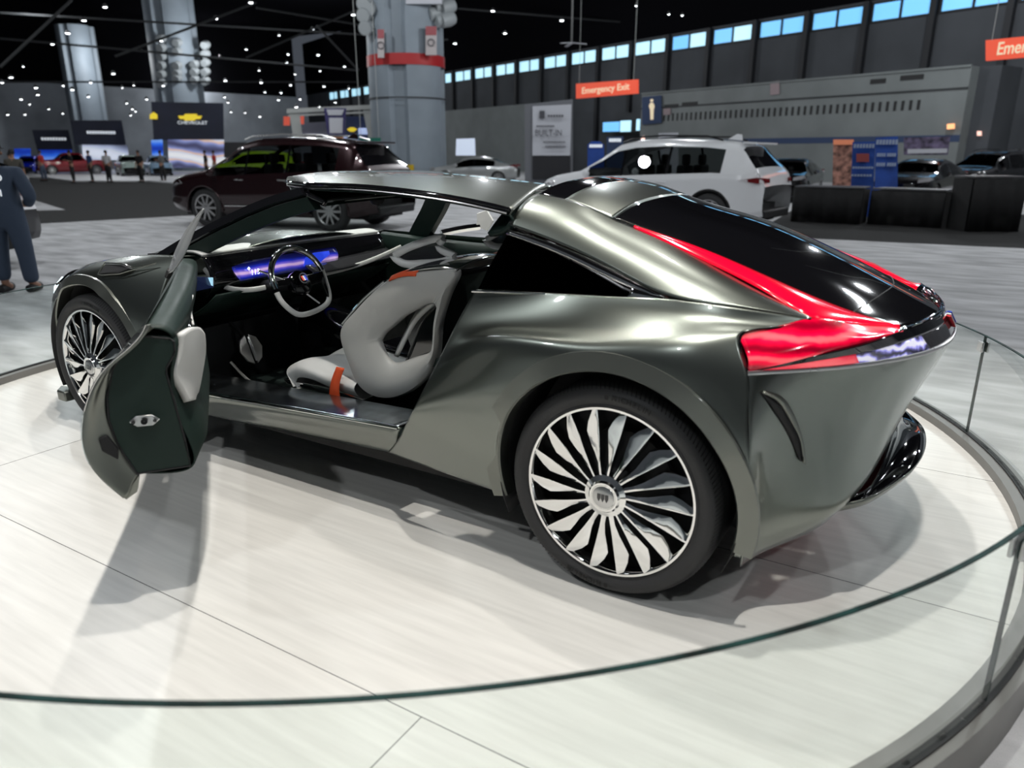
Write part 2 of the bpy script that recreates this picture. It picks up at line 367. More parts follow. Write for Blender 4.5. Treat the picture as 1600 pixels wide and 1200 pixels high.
# --- sill between the axles
s = [[V(-.94, -.90, .42), V(-1.6, -.895, .385), V(-2.2, -.90, .355), V(-2.6, -.93, .345)],
     [V(-.95, -.905, .40), V(-1.6, -.90, .365), V(-2.2, -.905, .335), V(-2.6, -.935, .325)],
     [V(-.955, -.88, .34), V(-1.6, -.87, .30), V(-2.2, -.875, .27), V(-2.6, -.92, .27)],
     [V(-.96, -.86, .285), V(-1.6, -.845, .245), V(-2.2, -.85, .215), V(-2.6, -.90, .22)],
     [V(-.96, -.80, .25), V(-1.6, -.78, .21), V(-2.2, -.79, .19), V(-2.6, -.84, .20)]]
both('sill_panel', gmesh(net(s, 50, 16)), M['paint'], solid=.004)
t = [[V(-.955, -.903, .424), V(-1.6, -.898, .389), V(-2.2, -.903, .359), V(-2.56, -.93, .349)],
     [V(-.93, -.84, .43), V(-1.6, -.80, .395), V(-2.2, -.78, .37), V(-2.55, -.78, .36)],
     [V(-.90, -.72, .435), V(-1.45, -.68, .40), V(-2.1, -.66, .37), V(-2.5, -.66, .36)],
     [V(-.90, -.70, .33), V(-1.45, -.66, .31), V(-2.1, -.64, .29), V(-2.5, -.64, .28)]]
M['tread'] = mat('mottled_silver_sill_plate', (0.33, 0.37, 0.40), 0.22, 1.0, var=(9, .35, (1, 1, 1)))
both('sill_tread_plate', gmesh(net(t, 50, 24, True)), M['tread'], solid=.004)
both('sill_chrome_strip', tube(spline([V(-.955, -.908, .418), V(-1.6, -.903, .383), V(-2.2, -.908, .353), V(-2.58, -.935, .345)], 40), .006, 8), M['chrome'])

# --- C pillar, from the roof to the shoulder tip
lo = [Y(797, 352, -.68), Y(870, 379, -.70), Y(950, 416, -.735), Y(1046, 463, -.80), Y(1130, 477, -.795), Y(1200, 487, -.765), Y(1268, 498, -.72)]
hi = [Y(842, 304, -.50), Y(905, 319, -.51), Y(958, 343, -.515), Y(1040, 378, -.545), Y(1120, 420, -.59), Y(1200, 463, -.64), Y(1268, 497, -.70)]
def mixr(a, b, t, dy, dz, e=None): 
    n = len(a); return [a[i]*(1-t)+b[i]*t+V(0, dy, dz)*(1-(i/(n-1))**3) for i in range(n)]
G = net([lo, mixr(lo, hi, .33, -.022, .012), mixr(lo, hi, .68, -.012, .016), hi], 70, 22)
both('c_pillar', gmesh(G), M['paint'], solid=.006, angle=70)

# --- deck: rear roof (grey) and the long black rear glass, concave towards the tail
e = [Y(842, 304, -.50), Y(905, 319, -.51), Y(958, 342, -.515), Y(1030, 368, -.505), Y(1100, 392, -.50), Y(1200, 435, -.495), Y(1300, 478, -.48), Y(1405, 511, -.42)]
dz = [.052, .056, .06, .064, .068, .066, .042, -.012]
def mid(k, y, s): return [V(p[0]+(.02+.09*(i/7)**5)*k, y*(1-.25*(i/7)**6), p[2]+s*dz[i]) for i, p in enumerate(e)]
rows = [e, mid(.5, -.36, .62), mid(.85, -.16, .93), mid(1, 0.0, 1), [q*V(1, -1, 1) for q in mid(.85, -.16, .93)], [q*V(1, -1, 1) for q in mid(.5, -.36, .62)], [q*V(1, -1, 1) for q in e]]
G = net(rows, 96, 61); xg = (e[2][0]+.0)
kc = int(np.argmin(abs(G[0, :, 0]-xg))); k0 = int(kc*.36)
obj('roof_recess_shade', gmesh(G[:, :k0+1]), M['gloss_black'], car, solid=.006, angle=70)  # front strip of the roof skin coloured black to stand in for the shaded recess
obj('rear_roof_skin', gmesh(G[:, k0:kc+1]), M['paint'], car, solid=.006, angle=70)
obj('rear_glass', gmesh(G[:, kc:]), M['gloss_black'], car, solid=.005, angle=70)
DG = G
# fine joint across the glass near the tail
ja = [V(p[0], p[1], p[2]+.003) for p in [DG[i, 84] for i in range(0, 61, 3)]]
obj('glass_joint', tube(ja, .0022, 5), M['rubber'], car)

# --- red light blade along the rear glass and the lamp block round the tail corner
tip = Y(1405, 511, -.42)
ble = [Y(990, 355, -.517), Y(1100, 392, -.505), Y(1200, 435, -.50), Y(1300, 478, -.485), tip]
blo = [Y(992, 358, -.525), Y(1100, 409, -.58), Y(1200, 460, -.635), Y(1268, 497, -.69), Y(1404, 513, -.43)]
bm_ = [a*.45+b*.55+V(0, 0, .012)*(0.3 if i in (0, 4) else 1) for i, (a, b) in enumerate(zip(ble, blo))]
G = net([ble, bm_, blo], 60, 10); up = V(0, 0, .004)
both('light_blade', gmesh(G+up), M['red_lens'], solid=.006, angle=70)
bt = [Y(1155, 525, -.885), Y(1210, 512, -.805), Y(1268, 499, -.72), Y(1335, 506, -.58), Y(1403, 512, -.43)]
bb = [Y(1168, 580, -.918), Y(1232, 566, -.855), Y(1295, 549, -.76), Y(1350, 535, -.65), Y(1404, 516, -.50)]
b1 = [a*.62+b*.38+V(.012, -.012, 0) for a, b in zip(bt, bb)]; b2 = [a*.3+b*.7+V(.014, -.012, 0) for a, b in zip(bt, bb)]
def pattern_emit(name, cols, scale, strength, rough=.15, base=(.3, 0, .02), dist=3.0):
    m = mat(name, base, rough, 0, 1.0); nt = m.node_tree; b = nt.nodes['Principled BSDF']
    tc = nt.nodes.new('ShaderNodeTexCoord'); wv = nt.nodes.new('ShaderNodeTexWave'); wv.inputs['Scale'].default_value = scale
    wv.inputs['Distortion'].default_value = dist; wv.inputs['Detail'].default_value = 3; wv.inputs['Detail Scale'].default_value = 1.2
    wv.bands_direction = 'Z'; nt.links.new(tc.outputs['Object'], wv.inputs['Vector'])
    r = nt.nodes.new('ShaderNodeValToRGB'); nt.links.new(wv.outputs['Fac'], r.inputs[0])
    el = r.color_ramp.elements
    while len(el) < len(cols): el.new(.5)
    for i, (p, c) in enumerate(cols): el[i].position = p; el[i].color = (*c, 1)
    nt.links.new(r.outputs[0], b.inputs['Emission Color']); nt.links.new(r.outputs[0], b.inputs['Base Color']); b.inputs['Emission Strength'].default_value = strength
    return m
M['red_pat'] = pattern_emit('red_lamp_facets', [(0, (.25, 0, .012)), (.35, (.75, .0, .03)), (.7, (.95, .004, .05)), (1, (1, .12, .14))], 5, .62)
both('tail_lamp', gmesh(net([bt, b1, b2, bb], 44, 18)), M['red_pat'], solid=.006, angle=70)
# dark moulding framing the lamp towards the body
both('lamp_surround', tube(spline([Y(1266, 499, -.724), Y(1210, 513, -.81), Y(1157, 526, -.89), Y(1160, 555, -.91), Y(1168, 582, -.924)], 30), .005, 6), M['gloss_black'])
# --- tail: dark band, clear illuminated cluster, tail edge lip
def arc(y, z, x0=.945, k=.60, p=2.2): return V(x0-k*abs(y)**p, y, z)
ys = [-.90, -.75, -.60, -.45, -.28, 0]
te = [Y(1168, 583, -.925)]+[arc(y, .88, .950) for y in ys[1:]]              # lower edge of the tail
top0 = [Y(1168, 581, -.922), Y(1295, 551, -.765), Y(1352, 537, -.665), Y(1404, 518, -.51), Y(1442, 503, -.33), V(.905, 0, .962)]
def lerp(a, b, t): return [p*(1-t)+q*t for p, q in zip(a, b)]
top1 = lerp(top0, te, .40)
def full(r): return r+[p*V(1, -1, 1) for p in r[-2::-1]]
obj('tail_dark_band', gmesh(net([full(top0), full(lerp(top0, top1, .5)), full(top1)], 120, 8)), M['gloss_black'], car, solid=.005, angle=70)
M['cluster'] = pattern_emit('clear_lamp_cluster', [(0, (.03, .03, .05)), (.3, (.16, .15, .4)), (.55, (.42, .42, .95)), (.8, (.75, .72, .95)), (1, (.9, .9, 1))], 7, .55, base=(.3, .3, .35), dist=9)
M['cluster_red'] = pattern_emit('red_glow_cluster', [(0, (.4, .0, .02)), (.5, (.85, .01, .05)), (1, (1, .12, .14))], 3, .6, base=(.4, 0, .02), dist=4)
M['cluster_dk'] = mat('smoked_lamp_cover', (0.10, 0.10, 0.11), 0.07, 0.6, 1.0)
G = net([full(top1), full(te)], 120, 10)
for name, a, b, mm in (('cluster_red_lamp', 0, 21, 'cluster_red'), ('cluster_clear_lamp', 20, 41, 'cluster'), ('cluster_smoked_cover', 40, 61, 'cluster_dk')):
    if b <= 41: both(name, gmesh(G[:, a:b]), M[mm], solid=.004, angle=70)
    else: obj(name, gmesh(G[:, 40:80]), M[mm], car, solid=.004, angle=70)
tl = [te[0]+V(0, -.003, 0)]+[p+V(.004, 0, -.002) for p in te[1:]]
obj('tail_edge_strip', tube(spline(full(tl), 140), .006, 8, ell=(.005, .008)), M['satin'], car)
# emblem on the tail centre: three small coloured bars
for k, c in enumerate(((.6, .03, .04), (.7, .7, .72), (.05, .1, .5))):
    mm = mat('emblem_'+('red', 'white', 'blue')[k], c, .25, 0, 1); y = -.05+.045*k
    obj('tail_emblem_bar', tube([V(.925, y, .945), V(.945, y+.02, .905)], .012, 6, ell=(.012, .004)), mm, car)
# black tail deck between glass and band
cap = [DG[i, 95] for i in range(0, 31, 5)]
rim = [tip, Y(1412, 511.5, -.44), Y(1425, 507, -.38), Y(1438, 502, -.30), V(.893, -.2, .958), V(.902, -.1, .961), V(.905, 0, .962)]
tipb = [a*.5+b*.5+V(0, 0, -.004) for a, b in zip(cap, rim)]
obj('tail_deck', gmesh(net([full(cap), full(tipb), full(rim)], 60, 6)), M['gloss_black'], car, solid=.004, angle=70)
j0 = [tip, Y(1404, 514, -.47), Y(1404, 518, -.53)]
both('blade_tip_cover', gmesh(net([[tip, Y(1412, 511.5, -.44), Y(1425, 507, -.38), Y(1438, 502, -.31), V(.905, 0, .962)], [Y(1404, 518, -.53), Y(1420, 512, -.45), Y(1436, 505.5, -.38), Y(1444, 502.5, -.32), V(.907, 0, .960)]], 30, 4)), M['gloss_black'], solid=.004)

# --- rear bumper
bx = [te,
      [V(.452, -.945, .80), arc(-.80, .80, .935), arc(-.62, .80, .935), arc(-.46, .80, .932), arc(-.28, .80, .928), V(.925, 0, .80)],
      [V(.47, -.962, .68), arc(-.84, .68, .935), arc(-.66, .68, .92), arc(-.48, .68, .905), arc(-.29, .68, .89), V(.875, 0, .68)],
      [V(.483, -.965, .54), arc(-.86, .53, .945, .62), arc(-.69, .52, .93), arc(-.50, .53, .90), arc(-.28, .56, .86), V(.83, 0, .60)],
      [V(.486, -.955, .40), arc(-.86, .40, .935, .62), arc(-.74, .40, .93), arc(-.585, .41, .915, .56), arc(-.30, .50, .84, .6), V(.80, 0, .585)],
      [V(.474, -.915, .238), arc(-.84, .24, .90, .60), arc(-.73, .262, .875), arc(-.60, .345, .885, .56), arc(-.33, .47, .80, .6), V(.77, 0, .575)],
      [V(.46, -.86, .19), arc(-.79, .195, .84, .60), arc(-.69, .22, .82), arc(-.58, .31, .855, .56), arc(-.34, .455, .77, .6), V(.74, 0, .57)]]
G = net([full(r) for r in bx], 130, 46); BG = G
obj('rear_bumper', gmesh(G), M['paint'], car, solid=.006, angle=70)
# bumper vent: black slot with a satin fin
yb = lambda px, py: S(px, py, lambda x, z: float(BG.reshape(-1, 3)[np.argmin((BG.reshape(-1, 3)[:, 0]-x)**2+(BG.reshape(-1, 3)[:, 2]-z)**2+(BG.reshape(-1, 3)[:, 1] > 0)*9), 1]))
def onb(px, py, off): p = yb(px, py); return p+V(.5, -.86, 0)*off
va = [(1187, 612), (1202, 630), (1220, 660), (1236, 690), (1249, 719)]; vb = [(1189, 612), (1212, 625), (1233, 655), (1249, 688), (1252, 719)]; vc = [(1192, 610), (1216, 617), (1236, 640), (1254, 690), (1258, 724)]
both('bumper_vent_slot', gmesh(net([[onb(*p, .008) for p in va], [onb(*p, .009) for p in vb]], 24, 3)), M['black'], solid=.002)
both('bumper_vent_fin', gmesh(net([[onb(*p, .010) for p in vb], [onb(*p, .014) for p in lerp([V(*q) for q in vb], [V(*q) for q in vc], .5)], [onb(*p, .004) for p in vc]], 24, 5)), M['paint2'], solid=.004)
# --- black diffuser with a grey lip
rimd = [V(.70, -.61, .372), arc(-.56, .395, .925, .52), arc(-.45, .405, .925, .52), arc(-.28, .415, .925, .52), arc(-.14, .42, .925, .52), V(.925, 0, .42)]
inn = [V(.68, -.60, .38), arc(-.555, .41, .905, .52), arc(-.44, .43, .89, .55), arc(-.28, .50, .85, .6), arc(-.14, .555, .82, .6), V(.80, 0, .575)]
low = [p+V(-.012, .006, -.032) for p in rimd]; und = [V(p[0]-.22, p[1]*.82, .29) for p in rimd]; 
obj('rear_diffuser', gmesh(net([full(inn), full([a*.45+b*.55+V(-.03, 0, -.035) for a, b in zip(inn, rimd)]), full(rimd)], 90, 10)), M['gloss_black'], car, solid=.004, angle=60)
obj('diffuser_lip', gmesh(net([full(rimd), full(low)], 90, 3)), M['paint2'], car, solid=.006)
obj('underbody_tail', gmesh(net([full(low), full(und)], 90, 3)), M['black'], car, solid=.004)
# --- floor pan / wheel wells
obj('floor_pan', box(-2.62, -.43, -.78, .78, .18, .24), M['black'], car, smooth=False)
obj('rear_tub', box(-.5, .48, -.66, .66, .24, .5), M['black'], car, smooth=False)
obj('front_tub', box(-3.55, -2.5, -.66, .66, .22, .6), M['black'], car, smooth=False)
def well(cx):
    v = []; f = []; n = 40
    for i in range(n+1):
        a = math.radians(-25+230*i/n); c, s_ = math.cos(a), math.sin(a)
        v += [(cx+.446*c, -.955, ACZ+.446*s_), (cx+.45*c, -.66, ACZ+.45*s_)]
    for i in range(n): f.append((2*i, 2*i+1, 2*i+3, 2*i+2))
    w = len(v); v += [(cx, -.66, ACZ)]
    for i in range(n): f.append((w, 2*i+1, 2*i+3))
    both('wheel_well', (v, f), M['black'], solid=.004)
well(.02); well(-WB)

# --- quarter window with chrome trim
gy = lambda x, z: -.795+(z-1.03)*(.125/.19)
def Gp(px, py, off=0): p = S(px, py, gy); return p+V(0, -off, 0)
out = [(748, 451), (760, 425), (778, 392), (797, 360), (870, 386), (930, 415), (1000, 463), (985, 465), (900, 459), (820, 455)]
pts = [Gp(*p) for p in out]
both('quarter_window', prism(pts, (0, .005, 0)), M['glass_dk'], smooth=False)
def strip(A, B, off, n=40): return gmesh(net([[Gp(*p, off) for p in A], [Gp(*p, off+.006) for p in lerp([V(*a) for a in A], [V(*b) for b in B], .5)], [Gp(*p, off) for p in B]], n, 5))
both('window_chrome_trim', strip([(797, 357), (870, 380), (950, 416), (1046, 464)], [(794, 366), (874, 396), (935, 425), (1010, 458)], .010), M['chrome'], solid=.003)
both('window_trim_tail', strip([(1046, 464), (1018, 454), (992, 446)], [(1036, 470), (1008, 468), (982, 465)], .010, 14), M['chrome'], solid=.003)
both('window_frame', tube(spline([Gp(*p, .004) for p in [(799, 365), (868, 392), (930, 424), (975, 450)]], 30), .005, 6), M['satin'])
both('window_frame', tube([Gp(*p, .004) for p in [(975, 450), (1000, 460), (982, 467)]], .005, 6), M['satin'])
both('belt_chrome_strip', tube(spline([Gp(*p, .002) for p in [(738, 455), (850, 459), (985, 467)]], 30), .004, 6), M['chrome'])
# black backing behind the front of the glass (B pillar)
both('b_pillar', prism([Gp(*p, -.02) for p in [(748, 451), (797, 357), (822, 366), (778, 452)]], (0, .05, 0)), M['black'], smooth=False)
# --- front: fender, hood, nose
XS = [-3.84, -3.62, -3.48, -3.3, -3.04, -2.8, -2.6, -2.45]
cz = [.66, .76, .845, .90, .950, .985, 1.0, 1.005]
cy = [-.50, -.66, -.73, -.765, -.785, -.79, -.785, -.775]
fr = [[V(XS[i], cy[i], cz[i]) for i in range(8)],
      [V(XS[i]-.01*(i < 2), [-.60, -.76, -.84, -.885, -.90, -.89, -.865, -.84][i], cz[i]-[.05, .05, .06, .055, .055, .06, .07, .075][i]) for i in range(8)],
      [V(XS[i]-.01*(i < 2), [-.66, -.82, -.905, -.95, -.965, -.955, -.935, -.91][i], [.55, .64, .71, .765, .80, .81, .80, .80][i]) for i in range(8)],
      [V(XS[i], [-.66, -.83, -.925, -.97, -.985, -.98, -.965, -.95][i], [.42, .50, .55, .60, .62, .62, .62, .62][i]) for i in range(8)],
      [V(XS[i], [-.62, -.81, -.92, -.97, -.98, -.975, -.955, -.93][i], [.32, .36, .38, .40, .42, .43, .43, .43][i]) for i in range(8)],
      [V(XS[i]+.02, [-.58, -.78, -.90, -.95, -.96, -.95, -.925, -.88][i], [.20, .20, .21, .22, .23, .24, .25, .27][i]) for i in range(8)]]
G = net(fr, 90, 60)
both('front_fender', clean(arch_cut(G, -WB, ACZ, AR)), M['paint'], solid=.005, angle=60)
yf = lambda x, z: float(np.interp(z, [.2, .3, .42, .62, .8, .86], [-.955, -.965, -.98, -.99, -.975, -.945]))+.085*max(0, (-x-3.2))/.3+.035*max(0, (x+2.85))/.3
yfen = ysurf(G[:45])
flare(-WB, -18, 198, yf, .438, .492)
hood = [fr[0]]
hd = [.02, .03, .04, .045, .05, .055, .05, .045]
for ky, kz in ((.66, .25), (.33, .8), (0, 1.0)):
    hood.append([V(XS[i]-[.12, .03, .0, 0, 0, -.0, -.04, -.12][i]*(1-ky**2), cy[i]*ky, cz[i]+hd[i]*kz-(.012 if ky == .66 else 0)) for i in range(8)])
hood += [[p*V(1, -1, 1) for p in r] for r in hood[-2::-1]]
G = net(hood, 60, 60); obj('hood', gmesh(G), M['paint'], car, solid=.005, angle=60)
no = [[r[0] for r in hood], [V(p[0]-.06, p[1]*1.12, .52) for p in [r[0] for r in hood]], [V(p[0]-.04, p[1]*1.1, .36) for p in [r[0] for r in hood]], [V(p[0]+.02, p[1]*1.0, .20) for p in [r[0] for r in hood]]]
obj('front_bumper', gmesh(net(no, 60, 16)), M['paint'], car, solid=.005)
both('splitter', prism([V(-3.52, -.93, .13), V(-3.44, -1.0, .13), V(-3.36, -1.0, .13), V(-3.36, -.9, .13)], (0, 0, .06)), M['paint2'], bevel=.008)
both('side_skirt_blade', prism([V(-2.62, -.90, .14), V(-2.50, -.97, .14), V(-2.40, -.95, .14), V(-2.40, -.86, .14)], (0, 0, .07)), M['paint2'], bevel=.008)
# headlamp wrapping the near corner
hl = lambda *a: [V(*p) for p in a]
hp = hl((-3.46, -.855, .80), (-3.60, -.75, .775), (-3.69, -.72, .66), (-3.60, -.84, .58), (-3.52, -.895, .66))
def offp(ps, d): c = V(-.5, -.86, .1)*d; return [p+c for p in ps]
both('headlamp', prism([Y(96, 432, -.80), Y(84, 447, -.80), Y(83, 466, -.82), Y(87, 482, -.84), Y(92, 468, -.86), Y(98, 452, -.86), Y(99, 440, -.83)], (.06, .05, 0)), M['white_led'], smooth=False, bevel=.004)
for k in range(3):
    a = [V(-3.55+.035*k, -.60-.012*k, .822+.012*k), V(-3.55+.035*k, -.75-.012*k, .815+.014*k), V(-3.53+.035*k, -.845-.008*k, .775+.01*k)]
    both('headlamp_louvre', tube(spline(a, 12), .006, 6), M['gloss_black'])
# fender vent
fv = [(162, 431), (172, 416), (196, 417), (209, 423), (193, 429), (167, 430)]
both('fender_vent', prism([S(*p, yfen)+V(0, -.022, .014) for p in fv], (0, .02, -.004)), M['black'], smooth=False)
fo = [(160, 432), (171, 414), (197, 415), (212, 421), (250, 415), (211, 426), (194, 431), (166, 433)]
both('fender_vent_frame', tube([S(*p, yfen)+V(0, -.022, .014) for p in fo], .004, 6, closed=True), M['paint2'])

# --- windscreen, A pillars, header
cowl = [V(-2.72, -.70, .965), V(-2.86, -.42, .985), V(-2.92, 0, .995)]
wm = [V(-2.16, -.655, 1.19), V(-2.30, -.40, 1.215), V(-2.36, 0, 1.225)]
wt = [V(-1.72, -.60, 1.315), V(-1.84, -.36, 1.335), V(-1.88, 0, 1.342)]
G = net([full(cowl), full(wm), full(wt)], 50, 24); WG = G
obj('windscreen', gmesh(G), M['glass_ws'], car, angle=70)
ap = [V(-2.76, -.735, .93), V(-2.46, -.705, 1.065), V(-2.16, -.665, 1.185), V(-1.90, -.63, 1.275), V(-1.70, -.605, 1.325)]
def band(path, wv, n=40):                              # pillar: a swept flat section
    P = spline(path, n); v = []; f = []
    for i, p in enumerate(P):
        for a in wv: v.append(tuple(p+V(*a)))
    k = len(wv)
    for i in range(n-1):
        for j in range(k): f.append((i*k+j, i*k+(j+1) % k, (i+1)*k+(j+1) % k, (i+1)*k+j))
    f += [tuple(range(k)), tuple(range((n-1)*k, n*k))[::-1]]; return v, f
obj('a_pillar', band(ap, [(-.02, -.012, .028), (.01, -.02, -.002), (.012, .0, -.012), (-.03, .05, .03)]), M['gloss_black'], car, angle=30)
obj('a_pillar_lining', band([p+V(.012, .012, -.018) for p in ap], [(0, -.018, .004), (.035, .0, -.052), (.04, .03, -.05), (-.01, .06, .02)]), M['green'], car, angle=30)
fp = [V(-2.16, .79, .95), V(-2.05, .74, 1.06), V(-1.93, .68, 1.17), V(-1.82, .62, 1.29)]
obj('far_a_pillar', band(fp, [(-.10, .0, .01), (.07, -.02, -.01), (.08, .02, -.01), (-.08, .04, .02)]), M['green'], car, angle=30)
obj('far_b_pillar', prism([V(-1.44, .80, .96), V(-1.40, .64, 1.27), V(-.60, .60, 1.26), V(-.60, .80, .98)], (0, .02, 0)), M['black'], car, smooth=False)
obj('far_door_mirror', join(tube(spline([V(-2.02, .86, 1.0), V(-1.95, .98, 1.02), V(-1.88, 1.10, 1.03)], 10), .022, 8)), M['chrome'], car)
obj('far_door_mirror_glass', lathe([(.001, -.012), (.07, -.01), (.075, .0), (.001, .012)], 5, 'y', (-1.86, 1.14, 1.07)), M['white_lth'], car)
hdr = [V(-1.70, -.605, 1.322), V(-1.82, -.37, 1.342), V(-1.86, 0, 1.348)]
hdi = [V(-1.60, -.585, 1.285), V(-1.66, -.37, 1.285), V(-1.68, 0, 1.290)]
obj('windscreen_header', gmesh(net([full(hdr), full(lerp(hdr, hdi, .4)), full(hdi)], 40, 8)), M['gloss_black'], car, solid=.03)
obj('mirror_pod', lathe([(.001, 0), (.03, .008), (.045, .03), (.03, .06), (.001, .065)], 16, 'z', (-1.80, 0, 1.235)), M['black'], car)
# roof spine and the far roof panel (closed); near roof panel raised
sp = [V(-1.86, .0, 1.352), V(-1.6, .0, 1.372), V(-1.25, .0, 1.383), V(-.98, 0, 1.376), V(-.76, 0, 1.352)]
fe = [V(-1.72, .60, 1.318), V(-1.5, .615, 1.318), V(-1.2, .625, 1.30), V(-.95, .61, 1.285), V(-.74, .575, 1.27)]
obj('roof_spine', gmesh(net([[p+V(0, -.05, -.004) for p in sp], sp, [p+V(0, .05, -.004) for p in sp]], 40, 5)), M['paint'], car, solid=.02)
obj('far_roof_panel', gmesh(net([[p+V(0, .05, -.004) for p in sp], [a*.45+b*.55+V(0, 0, .02) for a, b in zip(sp, fe)], fe], 40, 12)), M['paint'], car, solid=.012)
ro = [Y(447, 281.5, -.45), Y(478, 284.5, -.60), Y(560, 287.5, -.67), Y(670, 299, -.69), Y(745, 312, -.69), Y(796, 324, -.68)]
ri = [Y(453, 279, -.30), Y(490, 270, -.10), Y(580, 266, -.07), Y(680, 267.5, -.06), Y(765, 276, -.06), Y(852, 287, -.06)]
r1 = [a*.68+b*.32+V(0, 0, .010) for a, b in zip(ro, ri)]; r2 = [a*.33+b*.67+V(0, 0, .012) for a, b in zip(ro, ri)]
G = net([ro, r1, r2, ri], 60, 20); RP = G
obj('roof_panel', gmesh(G), M['paint'], car, angle=70)
edge = G[0]; d1 = V(0, .006, -.022); d2 = V(0, .03, -.034)
obj('roof_panel_black_edge', gmesh(np.stack([edge+V(0, -.001, 0), edge+V(0, -.004, -.009), edge+d1])), M['gloss_black'], car, solid=.004)
obj('roof_panel_chrome_strip', tube([p+d1+V(0, -.002, -.003) for p in edge[::2]], .0035, 6), M['satin'], car)
lin = np.stack([G[k]*1+V(0, .02*(1-k/19)*1.5, -.030-.028*math.sin(PI*min(1, (k+1)/8)/2)) for k in range(0, 20)])
obj('roof_panel_lining', gmesh(lin), M['green'], car, solid=.006)
es = np.stack([G[:, -1], G[:, -1]+V(.012, 0, -.012), G[:, -1]+V(.0, 0, -.028)])
obj('roof_panel_end_face', gmesh(es), M['paint2'], car, solid=.006)
es = np.stack([G[:, -1]+V(0, 0, -.026), G[:, -1]+V(.015, .01, -.058), G[:, -1]+V(-.03, .03, -.10)])
obj('roof_panel_end_lining', gmesh(es), M['green'], car, solid=.008)
fs = np.stack([G[:, 0], G[:, 0]+V(-.01, 0, -.012), lin[:, 0]]); obj('roof_panel_front_face', gmesh(fs), M['gloss_black'], car, solid=.004)
# roof aperture frame behind the raised panel (dark recess in front of the C pillar)
ra = [Y(798, 350, -.665), Y(812, 330, -.60), Y(838, 306, -.50), Y(862, 300, -.42), V(-.80, -.2, 1.335), V(-.78, 0, 1.345)]
rb = [p+V(-.12, .03, -.05) for p in ra]
obj('roof_aperture_frame', gmesh(net([ra, [p+V(-.03, .01, -.03) for p in ra], rb], 40, 6)), M['green'], car, solid=.02)
obj('roof_aperture_seal', tube(spline(ra, 40), .008, 8), M['rubber'], car)
rc = [Y(868, 292, -.30), Y(905, 300, -.42), Y(960, 322, -.47)]
# cross member in front of rear seats, rear bulkhead, parcel shelf
obj('rear_bulkhead', gmesh(net([[V(-.56, -.66, .45), V(-.56, 0, .45), V(-.56, .66, .45)], [V(-.50, -.70, 1.0), V(-.45, 0, 1.02), V(-.50, .70, 1.0)], [V(-.52, -.60, 1.22), V(-.45, 0, 1.28), V(-.52, .60, 1.22)]], 20, 14)), M['black'], car, solid=.01)

# ================================================================== doors
HG = Vector((-2.45, -.88, 0)); DM = Matrix.Translation(HG) @ Matrix.Rotation(math.radians(-40), 4, 'Z') @ Matrix.Translation(-HG)
zs = [1.0, .985, .938, .873, .806, .726, .642, .565, .493, .434]
yr = [-.765, -.772, -.813, -.894, -.944, -.978, -.994, -.985, -.95, -.907]
ym = [-.765, -.772, -.805, -.865, -.905, -.935, -.950, -.945, -.925, -.895]
yf_ = [-.78, -.79, -.83, -.87, -.90, -.925, -.935, -.93, -.91, -.89]
def drow(i):
    z = zs[i]; k = (z-.43)/.57
    return [V(-.90, yr[i], z), V(-1.25, (yr[i]+ym[i])/2, z+.002-.02*(1-k)), V(-1.7, ym[i], z+.004-.035*(1-k)), V(-2.1, (ym[i]+yf_[i])/2, z+.006-.05*(1-k)), V(-2.45, yf_[i], z+.008-.06*(1-k))]
DS = net([drow(i) for i in range(10)], 44, 60)
PO = [(.938, -.800), (.879, -.872), (.779, -.908), (.696, -.915), (.61, -.902), (.502, -.86), (.508, -.697), (.611, -.704), (.77, -.722), (.845, -.731), (.897, -.696), (.943, -.694), (.96, -.778)]
def drum(shift, depth, m): pass
